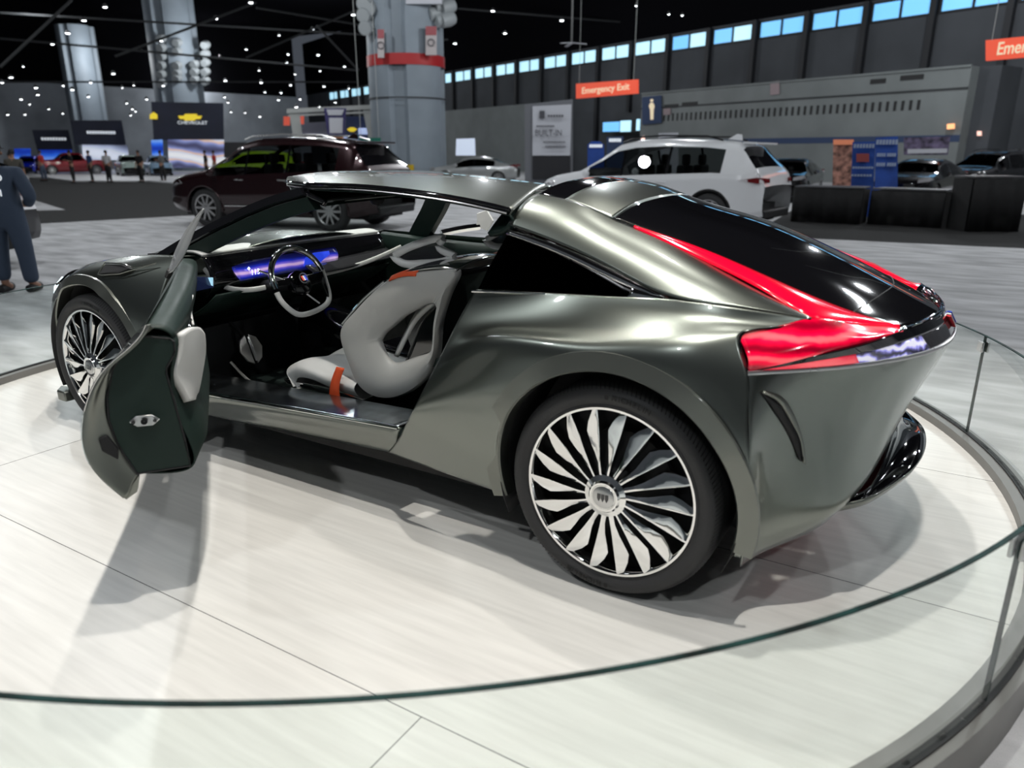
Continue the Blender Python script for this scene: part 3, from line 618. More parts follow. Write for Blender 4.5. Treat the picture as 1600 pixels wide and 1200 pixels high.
def door_parts(tf, side):
    P = lambda name, vf, m, parent=None, **k: obj(name, xf(vf, tf), m, parent or DR, **k)
    DR = obj('door', xf(gmesh(DS), tf), M['paint'], car, angle=70)
    # return flange between skin edge and the shut panel
    skin = [V(-.90, y, z) for y, z in zip(yr, zs)]
    inner = [V(-.925, y, z) for y, z in [(-.745, .985), (-.778, .96), (-.805, .935), (-.872, .879), (-.897, .83), (-.915, .76), (-.918, .696), (-.904, .62), (-.88, .545), (-.855, .496)]]
    P('door_return_flange', gmesh(net([skin, [p+V(.0, .012, 0) for p in skin], lerp(skin, inner, .6), inner], 60, 10)), M['paint2'], solid=.004, angle=50)
    P('door_skin_edge', tube(spline(skin, 60), .003, 6), M['chrome'])
    # tail of the flange: pointed lower corner
    P('door_lower_corner', prism([V(-.90, -.907, .434), V(-.92, -.855, .496), V(-.92, -.868, .44), V(-.905, -.90, .425)], (-.03, 0, 0)), M['paint2'], smooth=False)
    # dark green shut panel and the body of the door behind it
    loop = [V(-.925, y, z) for z, y in PO]; n = len(loop)
    poly = []
    for i in range(n):
        a, b, c = loop[i-1], loop[i], loop[(i+1) % n]
        if i in (5, 6): poly += [b]
        else: poly += [b*.7+a*.3*.5+b*.15+.0*c, b*.85+c*.15]
    P('shut_panel', prism(poly, (-.05, 0, 0)), M['green'], bevel=.004)
    P('shut_panel_gap', tube(poly+[poly[0]], .0035, 6), M['black'])
    secs = []
    for x, top, wi, zb in ((-.94, .955, .0, .50), (-1.25, .95, .0, .48), (-1.7, .96, .02, .46), (-2.1, .97, .04, .44), (-2.44, .985, .07, .42)):
        if x > -.95: secs.append([V(x, -.80, .945), V(x, -.695, .935), V(x, -.70, .895), V(x, -.722, .80), V(x, -.708, .65), V(x, -.690, .505), V(x, -.86, .50)])
        else: secs.append([V(x, -.80, top), V(x, -.70-wi, top+.0), V(x, -.68-wi, .90), V(x, -.70-wi, .76), V(x, -.67-wi, .60), V(x, -.675-wi, zb), V(x, -.86, zb)])
    P('door_inner_panel', gmesh(np.array([net([r], 40, 1)[0] if False else spline(r, 40) for r in secs])), M['green'], solid=.006, angle=50)
    # light grey armrest pad on the inner side, proud of the panel, with chrome pull
    A_ = [DL(*p, x) for p, x in (((281, 522), -1.0), ((276, 560), -.99), ((269, 581), -.97), ((280, 605), -.99), ((292, 628), -1.02))]
    B_ = [DL(*p, x) for p, x in (((301, 511), -1.16), ((297, 550), -1.12), ((290, 580), -1.10), ((296, 606), -1.12), ((299, 625), -1.14))]
    C2 = [DL(*p, x) for p, x in (((316, 522), -1.38), ((317.5, 550), -1.38), ((313, 580), -1.36), ((308, 606), -1.34), ((303, 622), -1.32))]
    P('armrest_pad', gmesh(net([A_, B_, C2], 30, 16)), M['white_lth'], solid=.02)
    P('door_pull', tube(spline([DL(298, 500, -1.3), DL(293, 522, -1.15), DL(291, 548, -1.12)], 16), [.006]*4+[.008]*8+[.003]*4, 8), M['chrome'])
    P('door_trim_line', tube(spline([DL(301, 462, -1.6), DL(298, 480, -1.5), DL(302, 508, -1.35)], 12), .004, 6), M['white_lth'])
    # latch plate and catch
    import itertools
    lp = xf(lathe([(0.001, 0), (.030, 0), (.034, -.004), (.034, -.008), (0.001, -.008)], 6, 'y'), Matrix.Rotation(0, 4, 'X'))
    lv = [(-.915+.0*p[1], -.812+p[0]*1.35, .685+p[2]*.62) for p in lp[0]]; lv = [(x+(-p[1])*1.2-.008, y, z) for (x, y, z), p in zip(lv, lp[0])]
    lt = P('latch_plate', (lv, lp[1]), M['satin'], bevel=.002)
    P('latch_hole', xf(lathe([(0.001, 0), (.010, 0), (.010, .004)], 16, 'z'), Matrix.Translation((-.908, -.812, .685)) @ Matrix.Rotation(PI/2, 4, 'Y')), M['black'])
    for q in (-.032, .032): P('latch_screw', xf(lathe([(0.001, .003), (.005, .003), (.006, 0)], 10, 'z'), Matrix.Translation((-.905, -.812+q, .685-abs(q)*.0)) @ Matrix.Rotation(PI/2, 4, 'Y')), M['black'])
    P('door_catch', prism([V(-.905, -.948, .645), V(-.905, -.925, .650), V(-.905, -.900, .60), V(-.905, -.905, .565), V(-.905, -.945, .60)], (-.02, 0, 0)), M['black'], bevel=.003)
    # upper edge lining from the belt forward and the small curved glass
    P('door_top_lining', gmesh(net([[V(-.93, -.775, .985), V(-1.4, -.77, .99), V(-1.9, -.775, 1.0), V(-2.42, -.79, 1.005)], [V(-.93, -.72, .975), V(-1.4, -.70, .99), V(-1.9, -.70, .995), V(-2.42, -.72, .99)], [V(-.94, -.695, .945), V(-1.4, -.68, .93), V(-1.9, -.69, .94), V(-2.42, -.72, .93)]], 30, 8)), M['green'], solid=.006)
    gl = P('door_glass', gmesh(net([[DL(318, 325, -2.0), DL(303, 343, -2.04), DL(286, 368, -2.08), DL(272, 398, -2.12), DL(263, 428, -2.16)], [DL(318.6, 326, -1.98), DL(308, 350, -2.0), DL(297, 378, -2.02), DL(286, 402, -2.04), DL(271, 424, -2.1)]], 24, 3)), M['glass_shard'], solid=.005)
    P('glass_holder', tube([DL(262, 432, -2.2), DL(266, 422, -2.16)], .014, 8), M['black'])
    dsp = P('camera_display', prism([DL(296, 433, -2.1), DL(331, 434, -2.3), DL(334, 449, -2.3), DL(297, 457, -2.1)], (-.02, 0, 0)), M['screen_dk'], smooth=False)
    P('display_stripe', prism([DL(297.5, 443, -2.085), DL(302, 441, -2.085), DL(306, 455, -2.085), DL(298, 456.5, -2.085)], (-.004, 0, 0)), M['stripe_led'], dsp, smooth=False)
    P('display_stripe', prism([DL(325, 434, -2.25), DL(333, 434, -2.28), DL(333, 447, -2.28), DL(330, 446, -2.26)], (-.004, 0, 0)), M['stripe_led'], dsp, smooth=False)
M['screen_dk'] = mat('dark_blue_display', (0.004, 0.006, 0.02), 0.3, 0, 0, emit=(.01, .02, .08), es=.3)
M['stripe_led'] = mat('pale_blue_camera_image', (.3, .5, .6), .4, emit=(.35, .65, .85), es=.8)
M['glass_shard'] = mat('greyish_side_glass', (.34, .35, .35), .2, 0, 1)
_DI = np.array(DM.inverted())
def DL(px, py, x):                                     # point in the closed-door frame at x, seen at this pixel on the open door
    d = _DI[:3, :3] @ ray(px, py); c = _DI[:3, :3] @ CAM + _DI[:3, 3]; return c+d*((x-c[0])/d[0])
door_parts(DM, -1)
MM = Matrix.Scale(-1, 4, (0, 1, 0))
both_far = obj('door', mirror(gmesh(DS)), M['paint'], car, angle=70)
fl = gmesh(net([[V(-.95, .80, .955), V(-1.7, .80, .96), V(-2.42, .80, .985)], [V(-.95, .69, .96), V(-1.7, .69, .965), V(-2.42, .72, .99)], [V(-.95, .66, .80), V(-1.7, .67, .80), V(-2.42, .72, .80)], [V(-.95, .70, .45), V(-1.7, .70, .43), V(-2.42, .73, .40)]], 30, 16))
obj('far_door_inner_panel', fl, M['green'], car, solid=.006)
# ================================================================== wheels (local frame: hub at origin, outer face towards -y)
NS = 18
def make_wheel():
    prof_ = [(.312, .0), (.316, -.006), (.322, -.004), (.335, -.012), (.352, -.016), (.368, -.010), (.380, .006), (.3875, .024), (.390, .05), (.390, .22), (.386, .245), (.372, .26), (.33, .265), (.305, .25)]
    ty = obj('wheel', lathe(prof_, 120), M['rubber'], None, angle=40)
    # fine slanted shoulder ribs
    v, f = [], []
    for i in range(150):
        a = 2*PI*i/150
        pts = []
        for r, y, da in ((.374, -.006, 0), (.3895, .028, .035), (.3915, .045, .045)):
            for w in (-.0055, .0055): pts.append((r*math.cos(a+da+w), y-.0012, r*math.sin(a+da+w)))
        n = len(v); v += pts; f += [(n, n+1, n+3, n+2), (n+2, n+3, n+5, n+4)]
    obj('tread_rib', (v, f), M['black'], ty, keep=False, smooth=False)['kind'] = 'stuff'
    obj('rim', lathe([(.311, .012), (.3135, -.002), (.310, -.007), (.302, -.006), (.296, .002), (.290, .03), (.284, .075), (.283, .16), (.285, .235), (.305, .25)], 120), M['chrome'], ty, keep=False, angle=35)
    obj('brake_disc', lathe([(.06, .105), (.20, .105), (.20, .125), (.06, .125)], 60), M['black'], ty, keep=False)
    obj('rim_barrel_back', lathe([(.001, .15), (.285, .155)], 60), M['black'], ty, keep=False)
    first = None
    for k in range(NS):
        # directional blade: sharp leading ridge, broad leaf facet, thin root
        S_ = [(.070, .000, .012, .010, -.020, .02), (.110, .018, .012, .010, -.018, .03), (.150, .034, .021, .016, -.014, .045), (.190, .046, .037, .022, -.010, .06),
              (.225, .054, .050, .022, -.006, .07), (.258, .058, .042, .016, -.004, .06), (.287, .060, .027, .010, -.003, .045), (.305, .060, .017, .008, -.001, .03)]
        v, f = [], []
        for r, sw, wl, wr_, yt, dp in S_:
            a = -sw*1.6
            for du, y in ((-wl, yt+dp*.24), (-wl*.94, yt+dp*.10), (-.0035, yt-.004), (.0035, yt-.004), (wr_*.55, yt+dp*.5), (wr_*.3, yt+dp)):
                x, z = du, r; c, s_ = math.cos(a), math.sin(a)
                v.append((x*c-z*s_, y, x*s_+z*c))
        m = 6
        for i in range(len(S_)-1):
            for j in range(m): f.append((i*m+j, i*m+(j+1) % m, (i+1)*m+(j+1) % m, (i+1)*m+j))
        f += [tuple(range(m)), tuple(range((len(S_)-1)*m, len(S_)*m))[::-1]]
        if first is None:
            first = obj('spoke', (v, f), M['chrome'], ty, keep=False, angle=24); o = first
        else:
            o = first.copy(); COL.objects.link(o); o.parent = ty
        o.rotation_euler = (0, 2*PI*k/NS+.08, 0)
    hc = obj('hub', lathe([(.001, -.040), (.040, -.040), (.044, -.034), (.047, -.040), (.052, -.040), (.058, -.032), (.076, -.024), (.080, -.012), (.080, .06)], 60), M['chrome'], ty, keep=False, angle=28)
    obj('hub_cap', lathe([(.001, -.0425), (.036, -.0425), (.040, -.040)], 48), M['satin'], ty, keep=False)
    sh = []
    for k in (-1, 0, 1):
        cx = k*.0145
        sh.append(prism([V(cx-.006, -.0425, .013), V(cx+.006, -.0425, .013), V(cx+.006, -.0425, -.004), V(cx, -.0425, -.016), V(cx-.006, -.0425, -.004)], (0, -.0022, 0)))
    obj('three_shield_emblem', join(*sh), M['gloss_black'], ty, keep=False, smooth=False)
    def arc_text(a0, r, size):
        out = []; s = 'MICHELIN'; wd = {'I': .55, 'M': 1.25}; x = 0; pos = []
        for ch in s: wch = wd.get(ch, .95)*size*.78; pos.append(x+wch/2); x += wch
        for ch, p in zip(s, pos):
            a = a0-(p-x/2)/r
            t = text_vf(ch, size, .0008, bold=.0008)
            mt = Matrix.Rotation(-(PI/2-0)+0, 4, 'Y')
            vv = []
            for q in t[0]:
                lx, lz = q[0], q[1]+r
                an = a-PI/2; vv.append((lx*math.cos(an)-lz*math.sin(an), -.0172+q[2]*0-(.0008 if q[2] > 0 else 0)+abs(q[1])*.1, lx*math.sin(an)+lz*math.cos(an)))
            out.append((vv, t[1]))
        a = a0+(x/2+.014)/r; an = a-PI/2; vv = [(lx*math.cos(an)-lz*math.sin(an), -.0175, lx*math.sin(an)+lz*math.cos(an)) for lx, lz in ((-.006, r-.008), (.006, r-.008), (.008, r+.004), (0, r+.010), (-.008, r+.004))]
        out.append((vv, [(0, 1, 2, 3, 4)])); return out
    for a_ in (78, 258): obj('tyre_lettering', join(*arc_text(math.radians(a_), .350, .026)), M['rubber_text'], ty, keep=False, smooth=False)['kind'] = 'stuff'
    return ty
wh = make_wheel(); wh.parent = car; wh.location = (1.5+.0+.02, -.962, ACZ); wh.rotation_euler = (0, 0, 0)
for (x, y, rz, ry) in ((-WB, -.962, 0, 0), (.02, .962, PI, 0), (-WB, .962, PI, 0)):
    c = copy_tree(wh, car); c.location = (x+1.5, y, ACZ); c.rotation_euler = (0, math.radians(ry), rz)
for c in [o for o in bpy.data.objects if o.name.startswith('wheel') and o.parent == car and o.name.split('.')[0] == 'wheel']: c.location.z = WR+.0005

# ================================================================== interior
I = lambda name, vf, m, **k: obj(name, vf, m, k.pop('parent', car), **k)
I('carpet', box(-2.55, -.55, -.66, .68, .24, .262), M['green_dk'], smooth=False)
I('firewall', gmesh(net([[V(-2.5, -.70, .26), V(-2.5, .70, .26)], [V(-2.62, -.70, .6), V(-2.62, .70, .6)], [V(-2.5, -.70, .84), V(-2.5, .70, .84)]], 4, 10)), M['green_dk'], solid=.01)
I('footwell_side', gmesh(net([[V(-2.46, -.80, .36), V(-2.6, -.72, .36)], [V(-2.50, -.80, .70), V(-2.62, -.70, .70)], [V(-2.46, -.78, 1.0), V(-2.6, -.70, 1.0)]], 6, 12)), M['green'], solid=.02)
# dashboard: pale top wing, black display band, pale lower edge
dt = [[X(398, 386, -2.42), X(470, 379, -2.42), X(560, 372, -2.40), X(640, 370, -2.36), X(695, 378, -2.30)]]
yy = [-.72, -.5, -.25, 0, .3, .62]
top_f = [V(-2.36, y, .985-.02*(abs(y) < .3)) for y in yy]
I('dashboard_top', gmesh(net([[V(-2.50+.05*abs(y), y, 1.024) for y in yy], [V(-2.44+.05*abs(y), y, 1.024) for y in yy], [V(-2.38+.05*abs(y), y, 1.012) for y in yy]], 40, 10)), M['white_lth'], solid=.012)
I('dashboard_cowl', gmesh(net([[V(-2.80, y, .985) for y in yy], [V(-2.50+.05*abs(y), y, 1.018) for y in yy]], 40, 3)), M['black'], solid=.01)
I('dashboard_band', gmesh(net([[V(-2.38+.05*abs(y), y, 1.005) for y in yy], [V(-2.33+.03*abs(y), y, .95) for y in yy], [V(-2.30, y, .87) for y in yy], [V(-2.36, y, .80) for y in yy]], 40, 14)), M['gloss_black'], solid=.01)
I('dashboard_lower_edge', tube(spline([V(-2.42, -.66, .93), V(-2.33, -.64, .85), V(-2.27, -.54, .815), V(-2.25, -.3, .82), V(-2.24, 0, .83), V(-2.20, .3, .86), V(-2.15, .6, .93)], 50), .011, 8, ell=(.008, .014)), M['white_lth'])
I('dashboard_underside', gmesh(net([[V(-2.27, y, .815) for y in yy], [V(-2.38, y, .74) for y in yy], [V(-2.56, y, .66) for y in yy]], 20, 8)), M['green'], solid=.01)
I('passenger_shelf', gmesh(net([[V(-2.29, y, .89+.03*max(0, y)) for y in (-.1, .2, .4, .62)], [V(-2.20, y, .845+.03*max(0, y)) for y in (-.1, .2, .4, .62)]], 20, 5)), M['cluster_dk'], solid=.012)
M['screen'] = pattern_emit('blue_violet_display', [(0, (.0, .0, .015)), (.4, (.004, .006, .10)), (.7, (.01, .02, .38)), (.92, (.15, .10, .55)), (1, (.6, .4, .7))], 2.6, .6, base=(0, 0, .01), dist=1.2)
scr = obj('dash_display', gmesh(net([[V(-2.315, y, .965-.02*abs(y)) for y in (-.58, -.38, -.1, .18)], [V(-2.292, y, .915) for y in (-.58, -.38, -.1, .18)], [V(-2.285, y, .862) for y in (-.55, -.38, -.1, .14)]], 30, 10)), M['screen'], car, solid=.004)
M['ui'] = mat('display_graphics', (.6, .7, 1), .4, emit=(.7, .8, 1), es=1.6)
M['ui_b'] = mat('display_blue_graphics', (.05, .1, .8), .4, emit=(.01, .04, .6), es=.8)
scrM = Matrix.Translation((-2.278, -.455, .898)) @ Matrix(((0, 0, 1, 0), (1, 0, 0, 0), (0, 1, 0, 0), (0, 0, 0, 1)))
obj('display_digits', xf(text_vf('113', .042, .0005), scrM), M['ui'], scr, smooth=False)
obj('display_marks', join(box(-2.28, -2.278, -.415, -.392, .886, .889), xf(box(-2.279, -2.277, -.007, .007, -.007, .007), Matrix.Translation((0, -.495, .922)) @ Matrix.Rotation(PI/4, 4, (1, 0, 0)))), M['ui'], scr, smooth=False)
obj('display_map', prism([V(-2.281, -.11, .885), V(-2.281, .02, .893), V(-2.281, .10, .93), V(-2.285, .10, .95), V(-2.285, -.02, .952), V(-2.285, -.09, .93)], (.002, 0, 0)), M['ui_b'], scr, smooth=False)
# steering wheel
SW = Matrix.Translation((-2.02, -.385, .862)) @ Matrix.Rotation(math.radians(-22), 4, 'Y') @ Matrix(((0, 0, 1, 0), (1, 0, 0, 0), (0, 1, 0, 0), (0, 0, 0, 1)))
# local: x right (+y world), y up, z to the driver (+x)
def swp(a, r): return V(r*math.cos(math.radians(a)), r*math.sin(math.radians(a)), 0)
up_ = [swp(a, .178) for a in range(12, 191, 6)]
lowp = [V(-.174, -.035, 0), V(-.168, -.075, 0), V(-.135, -.130, 0), V(-.095, -.165, 0), V(-.03, -.175, 0), V(.03, -.170, 0), V(.10, -.155, 0), V(.150, -.125, 0), V(.168, -.06, 0), V(.174, .037, 0)]
swr = I('steering_wheel', xf(tube(spline(lowp, 40), .014, 12), SW), M['white_lth'])
obj('rim_metal_upper', xf(tube(up_, .0155, 12), SW), M['chrome'], swr)
obj('steering_hub', xf(lathe([(.001, .028), (.05, .026), (.066, .012), (.064, -.02), (.045, -.05), (.001, -.05)], 40, 'z', (-.01, -.01, 0)), SW), M['gloss_black'], swr)
for vf_ in (prism([V(.03, .02, -.004), V(.165, .03, -.004), V(.160, -.10, -.004), V(.145, -.135, -.004), V(.135, -.03, -.004), V(.03, -.035, -.004)], (0, 0, .014)), prism([V(-.16, .02, -.004), V(-.05, .03, -.004), V(-.05, -.01, -.004), V(-.16, -.01, -.004)], (0, 0, .014))): obj('steering_spoke', xf(vf_, SW), M['gloss_black'], swr, bevel=.002)
obj('lower_spoke', xf(tube([V(.0, -.06, .0), V(.075, -.135, .0)], .006, 8), SW), M['chrome'], swr)
obj('hub_ring', xf(tube([V(.004+.026*math.cos(t*PI/12), .008+.026*math.sin(t*PI/12), .028) for t in range(24)], .003, 6, closed=True), SW), M['satin'], swr)
for k, c in enumerate(('emblem_red', 'emblem_white', 'emblem_blue')):
    mm = mat(c+'_lit', [(.8, .1, .08), (.9, .9, .9), (.1, .15, .9)][k], .3, emit=[(.9, .12, .08), (.9, .9, .9), (.1, .15, .9)][k], es=.7)
    x = -.008+.011*k; obj('emblem_bar', xf(prism([V(x-.004, .020, .029), V(x+.003, .020, .029), V(x+.010, -.004, .029), V(x+.003, -.006, .029)], (0, 0, .002)), SW), mm, swr, smooth=False)
I('steering_column', tube([V(-2.06, -.39, .85), V(-2.34, -.39, .80)], .035, 12), M['black'])
I('stalk', tube([V(-2.1, -.42, .87), V(-2.12, -.56, .93)], .006, 6), M['chrome'])
# pedals
for y in (-.50,):
    Pm = Matrix.Translation((-2.33, y, .475)) @ Matrix.Rotation(math.radians(-22), 4, 'Y')
    I('pedal', xf(join(prism([V(0, -.055, .06), V(0, -.01, .085), V(0, -.01, -.085), V(0, -.05, -.06), V(0, -.075, 0)], (.012, 0, 0)), prism([V(0, .055, .06), V(0, .01, .085), V(0, .01, -.085), V(0, .05, -.06), V(0, .075, 0)], (.012, 0, 0))), Pm), M['steel'], bevel=.004)
    I('pedal_arm', tube([V(-2.34, y, .52), V(-2.5, y+.02, .6)], .012, 8), M['black'])
    I('pedal_grip', xf(box(.012, .02, -.006, .006, -.07, .07), Pm), M['satin'], bevel=.002)
I('pedal_rest', tube(spline([V(-2.38, -.60, .42), V(-2.25, -.56, .30), V(-2.05, -.50, .28), V(-2.0, -.44, .30)], 16), .008, 6), M['steel'])
# centre console
I('centre_console', gmesh(net([[V(-2.35, -.10, .30), V(-1.7, -.11, .30), V(-1.0, -.11, .30)], [V(-2.35, -.09, .66), V(-1.7, -.10, .52), V(-1.0, -.10, .50)], [V(-2.35, .09, .66), V(-1.7, .10, .52), V(-1.0, .10, .50)], [V(-2.35, .10, .30), V(-1.7, .11, .30), V(-1.0, .11, .30)]], 20, 24)), M['gloss_black'], solid=.006)

# seats: light shell with a side window, pale cushion, black back, floating head rest
M['head_ring'] = mat('pale_head_rest_ring', (.85, .85, .83), .4)
def seat(yo, far=False):
    def T(px, py, y=-.60): return Y(px, py, y)+V(0, yo, 0)
    seq = [(603, 440), (572, 466), (552, 488), (535, 508), (531, 522), (536, 545), (546, 572), (556, 596), (570, 612), (595, 622), (620, 620), (645, 608), (664, 590), (678, 566), (683, 540), (686, 505), (693, 478), (705, 447), (713, 424), (690, 421), (655, 424), (625, 430)]
    hole = [(592, 532), (600, 520), (616, 506), (634, 491), (655, 480), (670, 474), (682, 478), (682, 500), (680, 530), (676, 548), (655, 558), (632, 566), (614, 569), (604, 560), (597, 546)]
    outer = spline([T(*p) for p in seq]+[T(*seq[0])], 120); 
    cen = T(640, 522)
    # ring between hole and outer loop, matched by angle
    hl_ = spline([T(*p) for p in hole]+[T(*hole[0])], 200)
    def ang(p): return math.atan2(p[2]-cen[2], p[0]-cen[0])
    ha = np.array([ang(p) for p in hl_]); rows = []
    for k, s_ in enumerate((0, .06, .35, .7, .94, 1.0)):
        r = []
        for p in outer[:-1]:
            q = hl_[np.argmin(np.abs((ha-ang(p)+PI) % (2*PI)-PI))]; m_ = q*(1-s_)+p*s_
            bul = [.022, .0, -.016, -.018, -.004, .03][k]; z = m_[2]
            r.append(V(m_[0], m_[1]+bul, z))
        rows.append(r)
    v = [tuple(p) for r in rows for p in r]; n = len(rows[0]); f = []
    for i in range(len(rows)-1):
        for j in range(n): f.append((i*n+j, i*n+(j+1) % n, (i+1)*n+(j+1) % n, (i+1)*n+j))
    sh = I('seat', (v, f), M['grey_shell'], solid=.012, angle=50)
    C = lambda name, vf, m, **k: obj(name, vf, m, sh, **k)
    # far side shell cheek
    C('far_cheek', ([(p[0], p[1]+.46, p[2]) for p in v], f), M['grey_shell'], solid=.012, angle=50)
    # front edge of the back (shell wraps across) from the bolster up to the shoulder
    fr_ = [T(603, 440), T(572, 466), T(552, 488), T(535, 508), T(531, 522), T(536, 545)]
    C('backrest_cushion', gmesh(net([[p+V(.012, .02, 0) for p in fr_], [p+V(.06, .10, .0) for p in fr_], [p+V(.07, .24, 0) for p in fr_], [p+V(.06, .38, 0) for p in fr_], [p+V(.012, .46, 0) for p in fr_]], 24, 20)), M['white_lth'], solid=.03)
    bk = [T(713, 424), T(700, 460), T(688, 500), T(684, 540), T(676, 568), T(655, 598)]
    C('seat_back_shell', gmesh(net([[p+V(-.012, .02, 0) for p in bk], [p+V(.015, .12, 0) for p in bk], [p+V(.02, .23, 0) for p in bk], [p+V(.015, .34, 0) for p in bk], [p+V(-.012, .45, 0) for p in bk]], 24, 16)), M['gloss_black'], solid=.012)
    inn_ = [T(668, 476), T(640, 500), T(622, 530), T(606, 562)]
    C('inner_bolster', gmesh(net([[p+V(0, .06, 0) for p in inn_], [p+V(-.02, .10, .02) for p in inn_], [p+V(-.06, .16, .02) for p in inn_]], 20, 8)), M['white_lth'], solid=.02)
    C('inner_back', gmesh(net([[p+V(0, .07, 0) for p in [T(680, 476), T(650, 500), T(632, 535), T(618, 575)]], [p+V(0, .07, 0) for p in [T(690, 485), T(684, 515), T(680, 545), T(668, 575)]]], 16, 8)), M['gloss_black'], solid=.02)
    tp = [T(603, 441), T(625, 430), T(655, 423), T(690, 420), T(714, 424)]
    C('seat_top', gmesh(net([[p+V(0, .0, .004) for p in tp], [p+V(0, .10, .022) for p in tp], [p+V(0, .36, .022) for p in tp], [p+V(0, .46, .004) for p in tp]], 30, 14)), M['chrome'], solid=.008)
    tq = [T(611, 438), T(630, 431), T(653, 430)]
    C('belt_guide', gmesh(net([[p+V(0, -.014, -.002) for p in tq], [p+V(0, .0, .014) for p in tq], [p+V(0, .04, .020) for p in tq]], 12, 8)), M['orange'], solid=.005)
    C('front_edge_chrome', tube(spline([p+V(-.006, -.004, .004) for p in [T(603, 441), T(572, 467), T(552, 489), T(537, 507)]], 24), .006, 8), M['chrome'])
    # head rest ring
    hr = [(608, 402), (622, 393), (650, 381), (686, 374), (679, 384), (690, 395), (704, 402), (690, 409), (650, 413), (622, 412)]
    hp_ = spline([T(*p, -.47) for p in hr]+[T(*hr[0], -.47)], 50)[:-1]
    C('head_rest', tube([p+V(0, .03, 0) for p in hp_], .018, 10, closed=True), M['head_ring'])
    C('head_rest_pad', prism([p*1+V(0, .032, 0)-(p-hp_.mean(0))*.08 for p in hp_[::2]], (0, .02, .0)), M['cluster_dk'], bevel=.004)
    C('head_rest_stem', tube([T(682, 408, -.45), T(688, 424, -.45)], .012, 8), M['satin'])
    # cushion and base
    cu = [[T(455, 590, -.60), T(470, 578, -.62), T(500, 572, -.62), T(540, 566, -.60), T(575, 575, -.56)]]
    z0 = .50
    cr = lambda z, ya, s=0: [V(-1.93+s, ya, z-.02), V(-1.86, ya, z+.012), V(-1.76, ya, z+.018), V(-1.65, ya, z), V(-1.45, ya, z-.02)]
    off = V(0, yo, 0)
    rows_ = [[p+off for p in r] for r in (cr(.40, -.60, .05), cr(.455, -.63, .02), cr(.485, -.57), cr(.47, -.42), cr(.47, -.32), cr(.485, -.19), cr(.455, -.13, .02), cr(.40, -.15, .05))]
    C('seat_cushion', gmesh(net(rows_, 40, 40)), M['white_lth'], angle=60)
    C('cushion_front', gmesh(np.stack([net(rows_, 40, 40)[:, 0], net(rows_, 40, 40)[:, 0]+V(.02, 0, -.03), np.array([V(-1.87, p[1], .37) for p in net(rows_, 40, 40)[:, 0]])])), M['white_lth'])
    C('seat_base', prism([p+off for p in [V(-1.95, -.60, .36), V(-1.98, -.60, .385), V(-1.6, -.60, .395), V(-1.42, -.60, .37), V(-1.45, -.60, .345)]], (0, .42, 0)), M['chrome'], bevel=.008)
    C('seat_belt', gmesh(net([[V(-1.60, -.65, .37)+off, V(-1.575, -.655, .45)+off, V(-1.54, -.645, .53)+off], [V(-1.53, -.65, .37)+off, V(-1.52, -.655, .45)+off, V(-1.49, -.645, .53)+off]], 12, 3)), M['orange'], solid=.004)
    return sh
seat(0); seat(.78)
# shelf and blue light lines behind the seats
M['blue_line'] = mat('pale_blue_light_line', (.2, .5, .6), .4, emit=(.25, .6, .75), es=.8)
I('rear_shelf', box(-1.02, -.55, -.60, .68, .60, .64), M['green_dk'], smooth=False)
I('light_line', box(-.95, -.70, .60, .612, .93, .955), M['blue_line'], smooth=False)
I('light_line', tube([V(-.90, .50, .80), V(-.78, .52, .765)], .010, 6), M['blue_line'])
# ================================================================== the hall behind
WG = np.array([-2.9, 45.2]); WW = np.array([-.918, .395]); WN = np.array([-.395, -.918])
WW = WW/np.linalg.norm(WW); WN = WN/np.linalg.norm(WN)
def H(s, z, off=0.0): p = WG+WW*s+WN*off; return V(p[0], p[1], z)
def HP(px, py, off=0.0):                                # pixel -> point on a plane parallel to the window wall
    d = ray(px, py); g = WG+WN*off; t = ((g-CAM[:2])@WN)/(d[:2]@WN); return CAM+t*d
def hs(P): return float((P[:2]-WG)@WW)
def hbox(s0, s1, z0, z1, o0, o1):
    v = [tuple(H(s, z, o)) for z in (z0, z1) for o in (o0, o1) for s in (s0, s1)]
    return v, [(0, 2, 3, 1), (4, 5, 7, 6), (0, 1, 5, 4), (2, 6, 7, 3), (0, 4, 6, 2), (1, 3, 7, 5)]
N3 = V(WN[0], WN[1], 0)
ST = lambda name, vf, m, **k: tag(obj(name, vf, m, None, smooth=False, **k), kind='structure')
ST('wall_right', hbox(-60, 90, FL, 16.5, -.4, 0), M['hall_wall'])
ST('ceiling', box(-110, 40, -14, 75, 16.5, 16.7), M['ceiling'])
M['far_wall'] = mat('pale_grey_far_wall', (.26, .28, .31), .8, var=(.3, .2, (1, 1, 1)))
fa = Dp(-420, 238, 95); fb = Dp(470, 238, 110)
for z0_, z1_, m_ in ((FL, 8.6, 'far_wall'), (8.6, 16.5, 'ceiling')): ST('wall_left', prism([V(fa[0], fa[1], z0_), V(fb[0], fb[1], z0_), V(fb[0], fb[1], z1_), V(fa[0], fa[1], z1_)], (-.3, .3, 0)), M[m_])
ST('ceiling', hbox(-60, 90, 9.6, 16.5, 0, .12), M['ceiling'])
ST('wall_back', box(-110, 40, -13.6, -13.4, FL, 16.5), M['hall_wall']); ST('wall_front', box(31, 31.2, -13.5, 30, FL, 16.5), M['hall_wall'])
M['sky_pane'] = mat('daylit_pane_blue', (.2, .5, .8), .4, emit=(.16, .52, .95), es=.85, var=None)
M['sky_pane_w'] = mat('daylit_pane_pale', (.6, .8, .9), .4, emit=(.42, .78, .98), es=.95)
M['mullion'] = mat('dark_window_frame', (.012, .013, .016), .6)
k = 0
